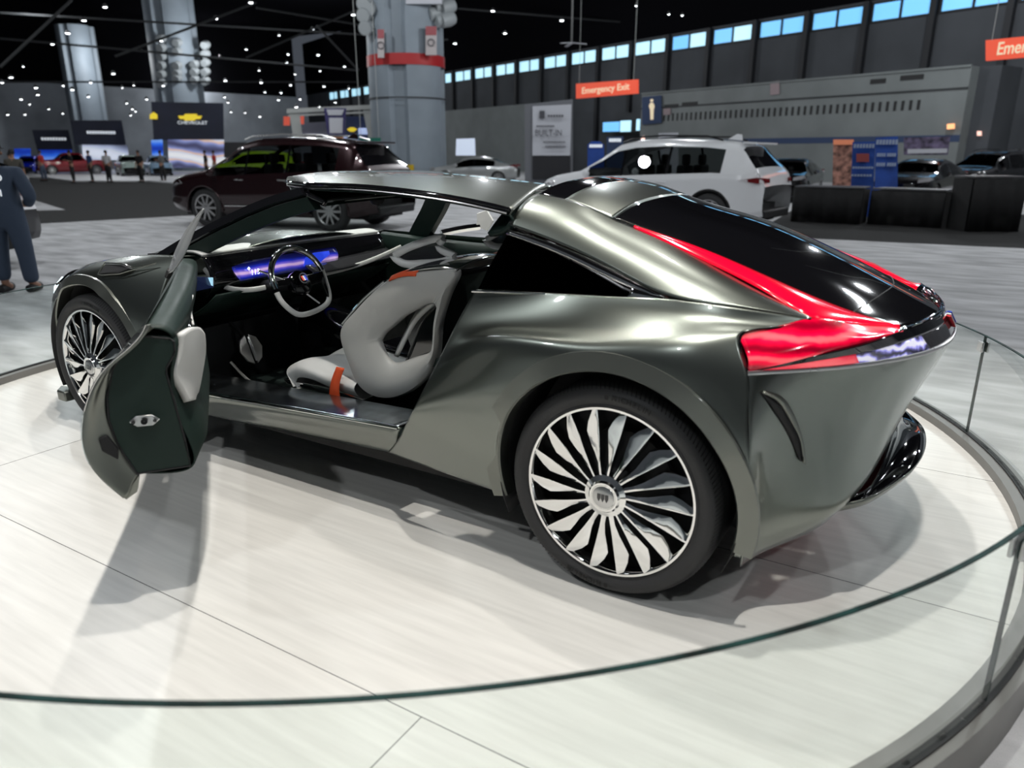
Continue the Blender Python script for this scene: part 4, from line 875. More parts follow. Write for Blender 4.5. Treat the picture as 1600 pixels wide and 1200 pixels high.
for i in range(-2, 22):
    s0 = 2.7+3.74*i; s1 = s0-3.14; n = i+3
    fr_ = ST('window_%d' % n, join(hbox(s1-.1, s0+.1, 8.40, 8.50, 0, .12), hbox(s1-.1, s0+.1, 9.36, 9.46, 0, .12), hbox(s1-.1, s1, 8.5, 9.36, 0, .12), hbox(s0, s0+.1, 8.5, 9.36, 0, .12), hbox((s0+s1)/2-.06, (s0+s1)/2+.06, 8.5, 9.36, 0, .12)), M['mullion'])
    for a, b in ((s1, (s0+s1)/2-.06), ((s0+s1)/2+.06, s0)):
        obj('pane', hbox(a, b, 8.5, 9.36, .02, .05), M['sky_pane_w' if (i > 4 or (i in (3, 4) and a == s1)) else 'sky_pane'], fr_, smooth=False)
    ST('trim_%d' % n, hbox(s0+.18, s0+.5, 4.5 if i < 6 else FL, 9.55, 0, .35), M['mullion'])
# lower projecting block with slots (rest rooms)
s0, s1 = hs(HP(1003, 150, 3)), hs(HP(1520, 97, 3))
blk = ST('wall_block', hbox(s1, s0, FL, 5.45, 0, 3), M['block_wall'])
ST('wall_block', hbox(s1-1.0, s1, FL, 5.45, 0, 2.2), M['hall_wall'])
a_, b_ = hs(HP(830, 160, 3)), hs(HP(700, 170, 3)); ST('wall_block', hbox(a_, b_+30, FL, 5.45, 0, 3), M['block_wall'])
obj('ledge', hbox(s1, s0, 4.42, 4.5, 3, 3.06), M['mullion'], blk, smooth=False)
obj('ledge', hbox(s1, s0, 5.40, 5.5, 3, 3.1), M['block_wall'], blk, smooth=False)
slots = []
for i in range(44):
    s = -2.2+i*.405; slots.append(hbox(s, s+.15, 3.56, 4.04, 3.0, 3.02))
obj('vent_slot', join(*slots), M['black'], blk, smooth=False)['kind'] = 'stuff'
M['blue_band'] = mat('navy_wall_stripe', (.03, .05, .11), .8)
obj('wall_stripe', hbox(s1, s0, 2.0, 2.32, 3.0, 3.015), M['blue_band'], blk, smooth=False)
for px in ((1360, 1384), (1407, 1443), (1038, 1060), (1066, 1090)):
    py = 128-.12*(px[0]-1360); obj('air_grille', hbox(hs(HP(px[1], py, 3)), hs(HP(px[0], py, 3)), HP(px[0], py, 3)[2]-.12, HP(px[0], py, 3)[2]+.12, 3, 3.03), M['black'], blk, smooth=False)
# roller doors in the wall at the far right, window panes low in the wall
M['roller'] = mat('grey_roller_door', (.10, .105, .10), .7, var=(2, .3, (.1, .1, 9)))
for i, (a, b) in enumerate(((-14.5, -10.8), (-10.4, -6.4))): 
    d_ = ST('door_%d' % (i+1), hbox(a, b, FL, 3.2, 0, .1), M['roller'])
    obj('door_frame', join(hbox(a-.15, a, FL, 3.3, 0, .2), hbox(b, b+.15, FL, 3.3, 0, .2), hbox(a-.15, b+.15, 3.2, 3.45, 0, .2)), M['mullion'], d_, smooth=False)
ll = [HP(941, 206, 1.5), HP(967, 190, 1.5), HP(968, 206, 1.5), HP(985, 188, 1.5), HP(993, 204, 1.5), HP(999, 186, 1.5)]
wb = ST('window_30', hbox(hs(ll[5])-.2, hs(ll[0])+.2, ll[0][2]-.1, ll[1][2]+.1, 1.2, 1.4), M['mullion'])
for a, b, m in ((0, 1, 'sky_pane'), (2, 3, 'sky_pane_w'), (4, 5, 'sky_pane_w')): obj('pane', hbox(hs(ll[b]), hs(ll[a]), ll[a][2], ll[b][2], 1.4, 1.45), M[m], wb, smooth=False)

def gpy(px, dist):                                      # image row where a thing at this distance meets the carpet
    lo, hi = 238., 900.
    for _ in range(40):
        m = (lo+hi)/2; lo, hi = (m, hi) if Dp(px, m, dist)[2] > FL+.003 else (lo, m)
    return lo
# ---- card-like displays: real boxes standing at their own distance
def panel(name, label, cat, corners, dist, m, group=None, depth=.25, parent=None, bevel=0):
    P = [Dp(px, py, dist) for px, py in corners]
    back = V(P[0][0]-CAM[0], P[0][1]-CAM[1], 0); back /= np.linalg.norm(back)
    o = obj(name, prism(P, back*depth), m, parent, smooth=False, bevel=bevel)
    return tag(o, label, cat, group) if label else o
def panel_text(parent, s, px, py, dist, size, m, bold=.0, width=None):
    p = Dp(px, py, dist-.06); fw = V(p[0]-CAM[0], p[1]-CAM[1], 0); fw /= np.linalg.norm(fw); rt = np.cross(fw, V(0, 0, 1))
    t = text_vf(s, size, .01, bold=bold)
    if width: wmax = max(q[0] for q in t[0])-min(q[0] for q in t[0]); kx = width/wmax
    else: kx = 1
    vv = [tuple(p+rt*q[0]*kx+V(0, 0, 1)*q[1]-fw*q[2]) for q in t[0]]
    return obj('lettering', (vv, t[1]), m, parent, smooth=False)
def emis(name, c, e=.6, base=None): 
    if name not in M: M[name] = mat(name, base or c, .6, emit=c, es=e)
    return M[name]
M['booth_navy'] = mat('navy_booth_fabric', (.012, .015, .032), .7, var=(.6, .2, (1, 1, 1)))
M['booth_black'] = mat('black_booth_panel', (.01, .01, .013), .6)
M['sign_white'] = mat('white_sign_panel', (.45, .46, .50), .7)
M['txt_white'] = emis('white_lettering', (.8, .85, .9), .5); M['txt_pale'] = mat('pale_printed_text', (.25, .3, .4), .7); M['txt_dark'] = mat('dark_lettering', (.06, .06, .07), .7)
M['gold'] = emis('gold_emblem', (.8, .6, .03), .5)
M['white_floor'] = mat('white_booth_floor', (.62, .62, .64), .5)
# three booth towers on the left
B = panel('booth_tower', 'tall navy booth tower with gold cross emblem and lit picture wall below, beside grey column', 'booth', [(236, 159), (349, 161), (350, 218), (240, 218)], 66, M['booth_navy'], 'navy booth towers', 5)
M['pic'] = pattern_emit('lit_picture_wall', [(0, (.05, .05, .12)), (.3, (.25, .3, .6)), (.55, (.75, .5, .35)), (.8, (.6, .65, .8)), (1, (.85, .85, .85))], .16, .55, .6, (.3, .3, .3), 5)
M['pic_blue'] = pattern_emit('lit_blue_wall', [(0, (.0, .03, .4)), (.5, (.02, .15, .8)), (1, (.2, .4, .9))], .2, .55, .6, (.1, .1, .3), 4)
M['pic_pale'] = pattern_emit('lit_pale_wall', [(0, (.04, .04, .08)), (.45, (.3, .35, .5)), (1, (.75, .8, .9))], .12, .55, .6, (.3, .3, .3), 4)
panel('picture_wall', None, None, [(262, 218), (350, 218), (353, 262), (264, 262)], 66.1, M['pic'], depth=4, parent=B)
panel('side_picture_wall', None, None, [(236, 219), (254, 218), (256, 262), (239, 262)], 66.1, M['pic_blue'], depth=4, parent=B)
cp = [(278, 181), (287, 181), (289, 178), (308, 178), (308, 181), (316, 181), (313, 186), (306, 186), (304, 188.5), (288, 188.5), (288, 186), (281, 186)]
panel('emblem', None, None, cp, 65.8, M['gold'], depth=.1, parent=B)
panel('emblem', None, None, [(234, 179), (240, 175), (246, 179), (246, 186), (234, 186)], 65.8, M['gold'], depth=.1, parent=B)
panel_text(B, 'CHEVROLET', 301, 192, 65.8, .34, M['txt_white'], width=2.15)
B = panel('booth_tower', 'middle navy booth tower with leaning right side and pale lit wall below', 'booth', [(110, 188), (190, 188), (197, 226), (118, 226)], 72, M['booth_navy'], 'navy booth towers', 5)
panel('picture_wall', None, None, [(128, 226), (199, 227), (202, 250), (130, 250)], 72.1, M['pic_pale'], depth=4, parent=B)
def dashes(parent, px, py, dist, w, n, m, h=.18):     # illegible far lettering: a row of small strokes
    p = Dp(px, py, dist-.05); fw = V(p[0]-CAM[0], p[1]-CAM[1], 0); fw /= np.linalg.norm(fw); rt = np.cross(fw, V(0, 0, 1)); bs = []
    for i in range(n):
        c = p+rt*(w*((i+.5)/n-.5)); a = w/n*.38; bs.append(prism([c-rt*a-V(0, 0, h/2), c+rt*a-V(0, 0, h/2), c+rt*a+V(0, 0, h/2), c-rt*a+V(0, 0, h/2)], fw*.03))
    o = obj('lettering', join(*bs), m, parent, smooth=False); o['kind'] = 'stuff'; return o
dashes(B, 158, 207, 72, 2.1, 11, M['txt_white'], .22)
B = panel('booth_tower', 'farthest left navy booth tower over a bright blue wall', 'booth', [(50, 203), (107, 203), (114, 234), (58, 234)], 78, M['booth_navy'], 'navy booth towers', 4)
panel('picture_wall', None, None, [(60, 232), (112, 232), (112, 252), (60, 252)], 78.1, M['pic_blue'], depth=3, parent=B)
dashes(B, 84, 217, 78, 1.9, 9, M['txt_white'], .22)
panel('video_wall', 'bright blue video wall at far left behind people', 'screen', [(22, 232), (48, 232), (48, 255), (22, 255)], 74, M['pic_blue'])
tag(obj('display_floor', prism([Z(*p, FL)+V(0, 0, .0) for p in [(40, 274), (115, 284), (230, 284), (330, 292), (340, 272), (30, 264)]], (0, 0, .06)), M['white_floor'], smooth=False), 'low white display floor under the coloured trucks at far left', 'platform')
# black lectern-like monitor among the trucks
# truss booth in the middle
M['truss_w'] = mat('white_fabric_truss', (.36, .37, .36), .6)
T = panel('truss_booth', 'open booth with white fabric legs and beams left of the grey column', 'booth', [(448, 170), (590, 163), (590, 170), (448, 177)], 44, M['truss_w'], depth=.3)
panel('truss_leg', None, None, [(452, 176), (468, 175), (474, 226), (460, 226)], 44.1, M['truss_w'], parent=T)
panel('truss_leg', None, None, [(567, 172), (590, 170), (590, 222), (577, 222)], 44.1, M['truss_w'], parent=T)
panel('truss_beam', None, None, [(450, 179), (592, 173), (592, 176), (450, 182)], 44.1, M['truss_w'], parent=T)
panel('hanging_drape', None, None, [(475, 192), (512, 190), (516, 225), (468, 225)], 45, mat('grey_drape', (.17, .17, .22), .8), parent=T)
T = panel('hanging_banner', 'purple banner with pale panel hanging in the truss booth', 'banner', [(506, 169), (541, 169), (538, 212), (512, 212)], 43, mat('purple_banner', (.04, .035, .13), .7), depth=.06)
panel('banner_panel', None, None, [(514, 184), (536, 184), (535, 208), (515, 208)], 42.9, M['sign_white'], depth=.05, parent=T)
panel('banner_panel', None, None, [(510, 171), (538, 171), (534, 180), (513, 180)], 42.9, M['sign_white'], depth=.05, parent=T)
T = panel('booth_wall', 'dark blue booth wall with small gold emblem and lit screens', 'booth wall', [(541, 182), (572, 182), (577, 228), (537, 228)], 46, mat('blue_booth_wall', (.03, .045, .12), .7), depth=.3)
panel('emblem', None, None, [(542, 202), (547, 199), (553, 199), (558, 202), (553, 206), (547, 206)], 45.8, M['gold'], depth=.05, parent=T)
panel('lit_screen', None, None, [(560, 200), (576, 200), (576, 210), (560, 210)], 45.8, emis('pale_screen', (.45, .55, .85), .6), depth=.05, parent=T)
panel('lit_screen', None, None, [(536, 214), (560, 213), (560, 225), (536, 225)], 45.8, M['pale_screen'], depth=.05, parent=T)
panel('hanging_sign', 'green sign above the rear of the dark red SUV', 'sign', [(561, 216), (595, 215), (595, 232), (563, 230)], 32, mat('green_sign', (.0, .12, .08), .7), depth=.08)
panel('hanging_sign', 'small orange sign below the purple banner', 'sign', [(517, 215), (537, 215), (537, 223), (518, 223)], 42, emis('orange_sign', (.6, .2, .03), .3), depth=.08)
panel('red_sign', 'small red square sign left of the white truss leg', 'sign', [(443, 182), (453, 182), (453, 196), (443, 196)], 50, emis('red_sign_m', (.7, .1, .06), .35), depth=.1)
panel('red_sign', 'small red square sign behind the white truss leg', 'sign', [(467, 181), (475, 181), (475, 194), (467, 194)], 50, M['red_sign_m'], depth=.1)
panel('booth_wall', 'low grey booth wall with red stripe behind the dark red SUV', 'booth wall', [(350, 222), (390, 222), (390, 246), (350, 246)], 55, M['booth_black'], depth=2)
# white panel booth BUILT-IN
T = panel('booth_tower', 'grey booth column with big white sign and black base beside the white SUV', 'booth', [(820, 163), (895, 155), (895, gpy(895, 30)), (820, gpy(820, 30))], 30, mat('grey_booth_side', (.13, .135, .15), .7), depth=1.6)
W_ = panel('sign_panel', None, None, [(832, 166), (893, 163), (891, 243), (832, 243)], 29.9, M['sign_white'], depth=.08, parent=T)
panel('base_panel', None, None, [(832, 244), (891, 244), (891, 280), (832, 280)], 29.9, M['booth_black'], depth=.08, parent=T)
panel_text(T, 'BUILT-IN', 857, 208, 29.8, .32, M['txt_dark'], width=1.0)
dashes(T, 868, 181, 29.8, .62, 6, M['txt_dark'], .08); dashes(T, 852, 197, 29.8, .7, 9, M['txt_dark'], .05); dashes(T, 866, 222, 29.8, .85, 13, M['txt_dark'], .05); dashes(T, 868, 229, 29.8, .8, 12, M['txt_dark'], .05)
panel('sign_logo', None, None, [(843, 173), (851, 173), (851, 185), (843, 185)], 29.8, M['txt_dark'], depth=.03, parent=T)
# hanging Emergency Exit banners
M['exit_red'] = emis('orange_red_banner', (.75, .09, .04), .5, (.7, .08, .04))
def exit_banner(px0, py0, px1, py1, hgt0, hgt1, off, lab, size, cxy):
    a, b, c, d_ = HP(px0, py0, off), HP(px1, py1, off), HP(px1, py1+hgt1, off), HP(px0, py0+hgt0, off)
    o = tag(obj('exit_banner', prism([a, b, c, d_], -N3*.15), M['exit_red'], smooth=False), lab, 'sign', 'hanging emergency exit banners')
    zc = (a[2]+c[2])/2; mid_ = (a+b+c+d_)/4+N3*.02
    t = text_vf('Emergency Exit', size, .01, bold=.006); R3 = V(-WW[0], -WW[1], 0); wmax = max(q[0] for q in t[0])-min(q[0] for q in t[0])
    L = np.linalg.norm((b-a)[:2])*.78; kx = L/wmax
    obj('lettering', ([tuple(mid_+R3*q[0]*kx+V(0, 0, 1)*q[1]+N3*(q[2]+.01)) for q in t[0]], t[1]), M['txt_cream'], o, smooth=False)
    return o
M['txt_cream'] = emis('cream_lettering', (.75, .62, .42), .5)
exit_banner(900, 131, 995, 124, 23, 22, 12, 'orange red hanging banner reading Emergency Exit left of the rest room sign', .5, None)
exit_banner(1540, 63, 1728, 44, 32, 34, 14, 'orange red Emergency Exit banner cut off by the right edge of the photo', .56, None)
# rest room sign with a figure
a, b, c, d_ = HP(1004, 152, 3.1), HP(1034, 149, 3.1), HP(1034, 192, 3.1), HP(1004, 195, 3.1)
rs = tag(obj('restroom_sign', prism([a, b, c, d_], N3*.05), M['blue_band'], smooth=False), 'navy blue rest room sign with a pale standing figure', 'sign')
fg = [(1016, 171), (1014, 166), (1016, 161), (1018.5, 160), (1021, 161), (1023, 166), (1021.5, 171), (1021, 187), (1016.5, 187)]
obj('figure', prism([HP(*p, 3.16) for p in fg], N3*.02), M['txt_cream'], rs, smooth=False)
obj('figure_head', prism([HP(1018.5+2.4*math.cos(t), 157+2.4*math.sin(t), 3.16) for t in np.linspace(0, 2*PI, 12, endpoint=False)], N3*.02), M['txt_cream'], rs, smooth=False)
tag(obj('exit_light', prism([HP(1481, 194, 3.2), HP(1492, 193, 3.2), HP(1492, 201, 3.2), HP(1481, 202, 3.2)], N3*.1), emis('amber_light', (1, .45, .2), 1.0), smooth=False), 'small glowing amber exit light on the grey wall', 'light')
tag(obj('wall_lamp', prism([HP(1528, 205, 2.3), HP(1534, 205, 2.3), HP(1534, 212, 2.3), HP(1528, 212, 2.3)], N3*.1), emis('pink_light', (1, .6, .5), .9), smooth=False), 'small glowing lamp beside the roller doors', 'light')
tag(obj('wall_number_sign', prism([HP(1204, 128, 3.05), HP(1218, 126, 3.05), HP(1218, 147, 3.05), HP(1204, 149, 3.05)], N3*.03), M.setdefault('faded_pink_sign', mat('faded_pink_sign', (.28, .22, .23), .8)), smooth=False), 'faded pinkish sign high on the grey block wall', 'sign')
tag(obj('wall_number_sign', prism([HP(1037, 170, 3.05), HP(1048, 169, 3.05), HP(1048, 179, 3.05), HP(1037, 180, 3.05)], N3*.03), M['faded_pink_sign'], smooth=False), 'small pink sign right beside the rest room sign', 'sign')
panel('info_sign', 'plain white sign on a pole behind the white SUV roof', 'sign', [(1029, 208), (1060, 207), (1060, gpy(1060, 21)), (1029, gpy(1029, 21))], 21, M['sign_white'], depth=.05)
panel('small_sign', 'small pink round light left of the white pole sign', 'light', [(1002, 214), (1006, 212), (1008, 216), (1006, 219), (1002, 219)], 30, M['pink_light'], depth=.1)
M['poster_blue'] = mat('royal_blue_poster', (.01, .05, .26), .7, var=(1.4, .3, (1, 1, 1))); M['poster_orange'] = mat('photo_poster', (.25, .12, .09), .7, var=(6, .8, (1, 1, 1))); M['poster_purple'] = mat('purple_photo_poster', (.10, .08, .14), .7, var=(4, .9, (1, 1, 1)))
T = panel('poster_stand', 'orange topped photo poster left of the blue poster stands', 'poster', [(1302, 218), (1334, 218), (1334, gpy(1334, 27)), (1300, gpy(1300, 27))], 27, M['poster_orange'], depth=.06)
panel('poster_header', None, None, [(1302, 218), (1334, 218), (1334, 226), (1302, 226)], 26.9, emis('orange_header', (.6, .2, .1), .2), depth=.03, parent=T)
T = panel('poster_stand', 'tall royal blue poster stand with red picture in front of the others', 'poster', [(1332, 222), (1368, 221), (1363, gpy(1363, 22)), (1328, gpy(1328, 22))], 22, M['poster_blue'], depth=.06)
panel('poster_picture', None, None, [(1338, 240), (1358, 240), (1358, 253), (1338, 253)], 21.9, mat('red_picture', (.25, .05, .05), .7), depth=.03, parent=T)
dashes(T, 1350, 228, 21.9, .5, 7, M['txt_pale'], .10); dashes(T, 1348, 262, 21.9, .5, 8, M['txt_pale'], .05); dashes(T, 1346, 274, 21.9, .5, 7, M['txt_pale'], .05)
T = panel('poster_stand', 'royal blue poster stand with four pale text blocks', 'poster', [(1368, 215), (1403, 213), (1402, gpy(1402, 26)), (1366, gpy(1366, 26))], 26, M['poster_blue'], depth=.06)
dashes(T, 1386, 222, 25.9, .6, 7, M['txt_pale'], .14)
for q in ((1377, 242), (1393, 242), (1376, 257), (1393, 257)): dashes(T, *q, 25.9, .25, 4, M['txt_pale'], .10)
T = panel('wall_poster', 'wide purple poster with car pictures on the wall at right', 'poster', [(1412, 215), (1485, 213), (1481, 242), (1412, 242)], 34, M['poster_purple'], depth=.06)
panel('poster_strip', None, None, [(1418, 233), (1480, 232), (1480, 239), (1418, 240)], 33.9, M['sign_white'], depth=.03, parent=T)
T = panel('info_kiosk', 'blue kiosk with arched top just left of the white SUV windscreen', 'kiosk', [(918, 226), (924, 221), (938, 221), (944, 226), (944, gpy(944, 27)), (918, gpy(918, 27))], 27, M['poster_blue'], depth=.3)
dashes(T, 931, 228, 26.9, .45, 6, M['txt_white'], .10)
T = panel('info_kiosk', 'navy kiosk sign behind the white SUV windscreen', 'kiosk', [(948, 214), (974, 213), (974, gpy(974, 29)), (948, gpy(948, 29))], 29, M['blue_band'], depth=.2)
dashes(T, 961, 219, 28.9, .45, 6, M['txt_white'], .12)
panel('lit_doorway', 'bright lit window frame on the block wall right of the column', 'window', [(713, 217), (742, 216), (743, 243), (712, 243)], 38, emis('cool_lit_panel', (.55, .62, .75), .5), depth=.1)

for nm_, pts_, dd in (('hanging_sign', ((564, 216), (592, 215)), 32.04), ('exit_banner', ((905, 130), (990, 124)), 0), ('exit_banner.001', ((1550, 62), (1715, 46)), 0)):
    o_ = bpy.data.objects[nm_]
    for q in pts_:
        p = Dp(*q, dd) if dd else HP(*q, 12 if nm_ == 'exit_banner' else 14); obj('hanger_rod', tube([V(p[0], p[1], p[2]-.02), V(p[0], p[1], 16.5)], .012, 6), M['truss_w'], o_)
# ---- the big grey column, with a red band and drum lamps near the top
def column(name, lab, px, dist, wpx, z1, band=True, lamps=True):
    c = Dp(px, 238, dist); r = wpx/2*dist/FPX*1.0
    prof_ = []
    t = empty(name, (c[0], c[1], FL), 0, lab, 'column', 'grey hall columns')
    def shaft(r0, z0, r1, z1_): # cross section: four lobes with flat recesses
        v, f = [], []; n = 64
        for z, rr in ((z0, r0), (z1_, r1)):
            for i in range(n):
                a = 2*PI*i/n; k = 1-.16*(abs(math.sin(2*(a+.35))) > .93)
                v.append((c[0]+rr*k*math.cos(a), c[1]+rr*k*math.sin(a), z))
        for i in range(n): f.append((i, (i+1) % n, n+(i+1) % n, n+i))
        return v, f+[tuple(range(n)), tuple(range(n, 2*n))]
    obj('shaft', shaft(r, FL, r*1.0, z1), M['column'], t, angle=20)
    if band:
        zb = Dp(px, 107, dist)[2]; za = Dp(px, 90, dist)[2]
        obj('red_band', lathe([(r*1.01, zb), (r*1.02, zb), (r*1.02, za), (r*1.01, za)], 48, 'z', (c[0], c[1], 0)), mat('red_paint_band', (.35, .01, .012), .5), t, angle=30)
        for (x0, x1, y0, y1) in ((590, 600, 46, 90), (665, 682, 41, 86)):
            P = [Dp(x0, y0, dist-r*1.05), Dp(x1, y0, dist-r*1.05), Dp(x1, y1, dist-r*1.05), Dp(x0, y1, dist-r*1.05)]
            s_ = obj('notice_board', prism(P, V(-.02, .03, 0)*5), mat('white_notice', (.42, .38, .38), .7), t, smooth=False)
            P = [Dp(x0, y0, dist-r*1.06), Dp(x1, y0, dist-r*1.06), Dp(x1, y0+14, dist-r*1.06), Dp(x0, y0+14, dist-r*1.06)]
            obj('notice_header', prism(P, V(-.01, .01, 0)), mat('faded_red', (.3, .08, .09), .7), s_, smooth=False)
            cc = Dp((x0+x1)/2, (y0+y1)/2+3, dist-r*1.07); rt = _R; 
            obj('notice_ring', tube([cc+rt*.16*math.cos(a)+V(0, 0, .16*math.sin(a)) for a in np.linspace(0, 2*PI, 20, endpoint=False)], .025, 5, closed=True), M['txt_dark'], s_)
        zc = Dp(px, 157, dist)[2]; obj('cable_tray', lathe([(r*1.01, zc), (r*1.03, zc), (r*1.03, zc+.06)], 40, 'z', (c[0], c[1], 0)), M['mullion'], t)
        q = Dp(642, 262, dist-r-.1); obj('yellow_box', box(q[0]-.12, q[0]+.12, q[1]-.1, q[1]+.1, q[2]-.15, q[2]+.15), mat('yellow_box_m', (.6, .4, .02), .6), t)
        q0 = Dp(636, 2, dist-r-.1); obj('white_header_board', prism([Dp(634, -12, dist-r-.2), Dp(690, -12, dist-r-.2), Dp(690, 6, dist-r-.2), Dp(634, 6, dist-r-.2)], V(-.1, .2, 0)), M['sign_white'], t, smooth=False)
    return t, c, r
M['drum'] = mat('grey_drum_lamp', (.26, .28, .29), .5)
col1, cc1, cr1 = column('hall_column', 'massive grey column with red painted band and notice boards', 640, 43, 108, 16.5)
def drums(t, c, r, dist, spots_, size):
    for px, py in spots_:
        p = Dp(px, py, dist-.2); o_ = (p[0]-c[0], p[1]-c[1]); 
        obj('drum_lamp', xf(lathe([(.001, -size*.8), (size*.55, -size*.8), (size*.62, 0), (size*.5, size*.5), (.001, size*.6)], 14, 'y'), Matrix.Translation(p) @ Matrix.Rotation(.4 if px < 640 else -.4, 4, 'Z') @ Matrix.Rotation(.3, 4, 'X')), M['drum'], t)
drums(col1, cc1, cr1, 42, [(571, 4), (571, 22), (574, 42), (701, 10), (701, 30), (692, 30), (682, 20), (640, 22), (690, 8), (579, 12)], .6)
col2, cc2, cr2 = column('hall_column', 'farther grey column rising behind the booth with gold emblem', 292, 78, 62, 15.2, band=False)
drums(col2, cc2, cr2, 76, [(253, y) for y in range(60, 132, 14)]+[(322, y) for y in range(70, 132, 14)]+[(278, y) for y in (66, 80, 102, 114, 122)]+[(305, y) for y in (100, 112, 124)], .58)
col3, cc3, cr3 = column('hall_column', 'dim distant column between the two left booth towers', 148, 88, 44, 13., band=False)

# ---- ceiling: lamps and trusses
M['lamp_on'] = mat('lit_high_bay_lamp', (1, 1, 1), .4, emit=(.92, .96, 1), es=14.0)
M['lamp_body'] = mat('lamp_housing', (.04, .04, .04), .6)
LP = [(164, 11, 4), (131, 32, 4), (106, 52, 4), (82, 69, 3.2), (392, 4, 4), (337, 29, 4), (252, 64, 2.8), (221, 80, 3), (385, 77, 2.4), (344, 89, 2.4), (36, 104, 1.8), (17, 121, 4), (3, 129, 2.8),
      (56, 137, 3.2), (59, 148, 3), (33, 155, 3), (113, 140, 3.2), (99, 134, 2.6), (142, 129, 2.4), (177, 115, 3.4), (138, 151, 2.6), (255, 134, 3), (229, 155, 2.6), (352, 126, 3), (351, 152, 2.4), (356, 160, 2.4),
      (408, 129, 3), (414, 144, 2.4), (439, 145, 2.6), (435, 156, 2.8), (454, 133, 2.8), (448, 98, 2.6), (450, 85, 2.6), (552, 23, 4), (488, 46, 3), (497, 86, 3), (405, 110, 2.2), (506, 135, 3), (469, 155, 3), (463, 167, 3.4), (499, 167, 2.6), (524, 160, 2.4), (545, 138, 2), (406, 182, 3.2), (383, 176, 2), (361, 175, 1.8),
      (538, 104, 2.6), (500, 111, 2), (461, 116, 2), (12, 179, 2.4), (39, 179, 2.4), (98, 177, 2.2), (76, 170, 2), (46, 163, 2), (198, 161, 2.4), (207, 170, 2.2), (212, 174, 2.2), (204, 180, 2.2), (191, 137, 1.8), (209, 133, 1.8), (770, 17, 4), (789, 52, 3.6), (711, 68, 3.6), (878, 32, 4), (994, 9, 2.4), (1045, 22, 2.2), (1066, 24, 2.2), (436, 55, 2)]
M['truss'] = mat('black_roof_truss', (.010, .011, .012), .8)
first = None
ORD = ['first', 'second', 'third', 'fourth', 'fifth', 'sixth', 'seventh', 'eighth', 'ninth', 'tenth', 'eleventh', 'twelfth', 'thirteenth', 'fourteenth', 'fifteenth', 'sixteenth', 'seventeenth', 'eighteenth']
ROWS = [(0, 27, 'in the topmost row'), (27, 60, 'in the second row down'), (60, 100, 'level with the red column band'), (100, 131, 'just below the red column band'), (131, 149, 'in the row above the booths'), (149, 166, 'at the tops of the booths'), (166, 200, 'in the lowest row')]
LLAB = {}
for y0, y1, d_ in ROWS:
    idx = sorted([i for i, l in enumerate(LP) if y0 <= l[1] < y1], key=lambda i: LP[i][0])
    for k, i in enumerate(idx): LLAB[i] = 'white ceiling lamp, %s from the left %s' % (ORD[k], d_)
for i, (px, py, rp) in enumerate(LP):
    d_ = 9.3/((HOR-py)/FPX) if py < 95 else 72-((i*7) % 23)
    p = Dp(px, py, d_); r = rp*.62*math.hypot(d_, 0)/FPX*1.15
    body_ = lathe([(.001, .18), (r*.5, .16), (r*1.25, .02), (r*1.25, -.02)], 14, 'z')
    if first is None:
        pass
    t_lab = LLAB[i]
    t = empty('ceiling_lamp', p, 0, t_lab, 'lamp', 'glowing white ceiling lamps')
    obj('housing', body_, M['lamp_body'], t, keep=False)
    obj('lamp_disc', lathe([(.001, -.03), (r*.62, -.03), (r, 0.0), (.001, .01)], 14, 'z'), M['lamp_on'], t, keep=False)
for i, (a, b) in enumerate((((0, 105), (112, 0)), ((180, 88), (400, 4)), ((385, 90), (560, 14)), ((495, 40), (560, 110)), ((0, 60), (560, 110)), ((0, 20), (700, 62)), ((700, 12), (1100, 45)), ((400, 12), (570, 40)), ((0, 128), (560, 128)))):
    A = Dp(*a, 44+i*3); Bp = Dp(*b, 46+i*3)
    t_ = ST('ceiling_beam', tube([A, Bp], .07, 6), M['truss'])
# ceiling fan
p = Dp(893, 67, 40); t = empty('ceiling_fan', p, 0, 'pale three blade ceiling fan above the Emergency Exit banner', 'fan')
obj('fan_rod', tube([p, p+V(0, 0, 2)], .05, 8), M['lamp_body'], t)
for k in range(3):
    a = k*2*PI/3+.3; obj('fan_blade', tube([p, p+V(.75*math.cos(a), .75*math.sin(a), -.08)], .1, 6, ell=(.11, .02)), M['sign_white'], t)

# ---- black draped tables at right
M['drape'] = mat('black_table_drape', (.003, .003, .0035), .8); M['drape_top'] = mat('dark_grey_table_top', (.06, .06, .065), .5)
def draped(lab, A, Bp, z1, depth, hgt_py):
    A = V(A[0], A[1], FL); Bp = V(Bp[0], Bp[1], FL); L = np.linalg.norm(Bp-A); u = (Bp-A)/L; nrm = V(u[1], -u[0], 0)
    n = int(L/.035); v = []; f = []
    t = tag(obj('draped_table', join(prism([A, Bp, Bp-nrm*depth, A-nrm*depth], (0, 0, z1-.03))), M['drape'], smooth=False), lab, 'table', 'black draped tables')
    for i in range(n+1):
        s_ = i/n*L; w_ = .035*math.sin(s_*9.3)+.02*math.sin(s_*23+1)
        for z, k in ((0.005, 1.6), (z1*.5, 1.1), (z1-.02, .25)): v.append(tuple(A+u*s_+nrm*(.06+w_*k*.6)+V(0, 0, z)))
    for i in range(n):
        for k in range(2): f.append((i*3+k, i*3+3+k, i*3+4+k, i*3+1+k))
    obj('drape', (v, f), M['drape'], t, solid=.01); 
    obj('table_top', prism([A+nrm*.05+V(0, 0, z1), Bp+nrm*.05+V(0, 0, z1), Bp-nrm*depth+V(0, 0, z1), A-nrm*depth+V(0, 0, z1)], (0, 0, .03)), M['drape_top'], t, smooth=False)
    return t
draped('long low black draped table left section behind the white SUV', Z(1236, 346, FL), Z(1343, 351.3, FL), .82, .8, 0)
draped('long low black draped table right section before the parked cars', Z(1356, 350, FL), Z(1470, 357, FL), .80, .8, 0)
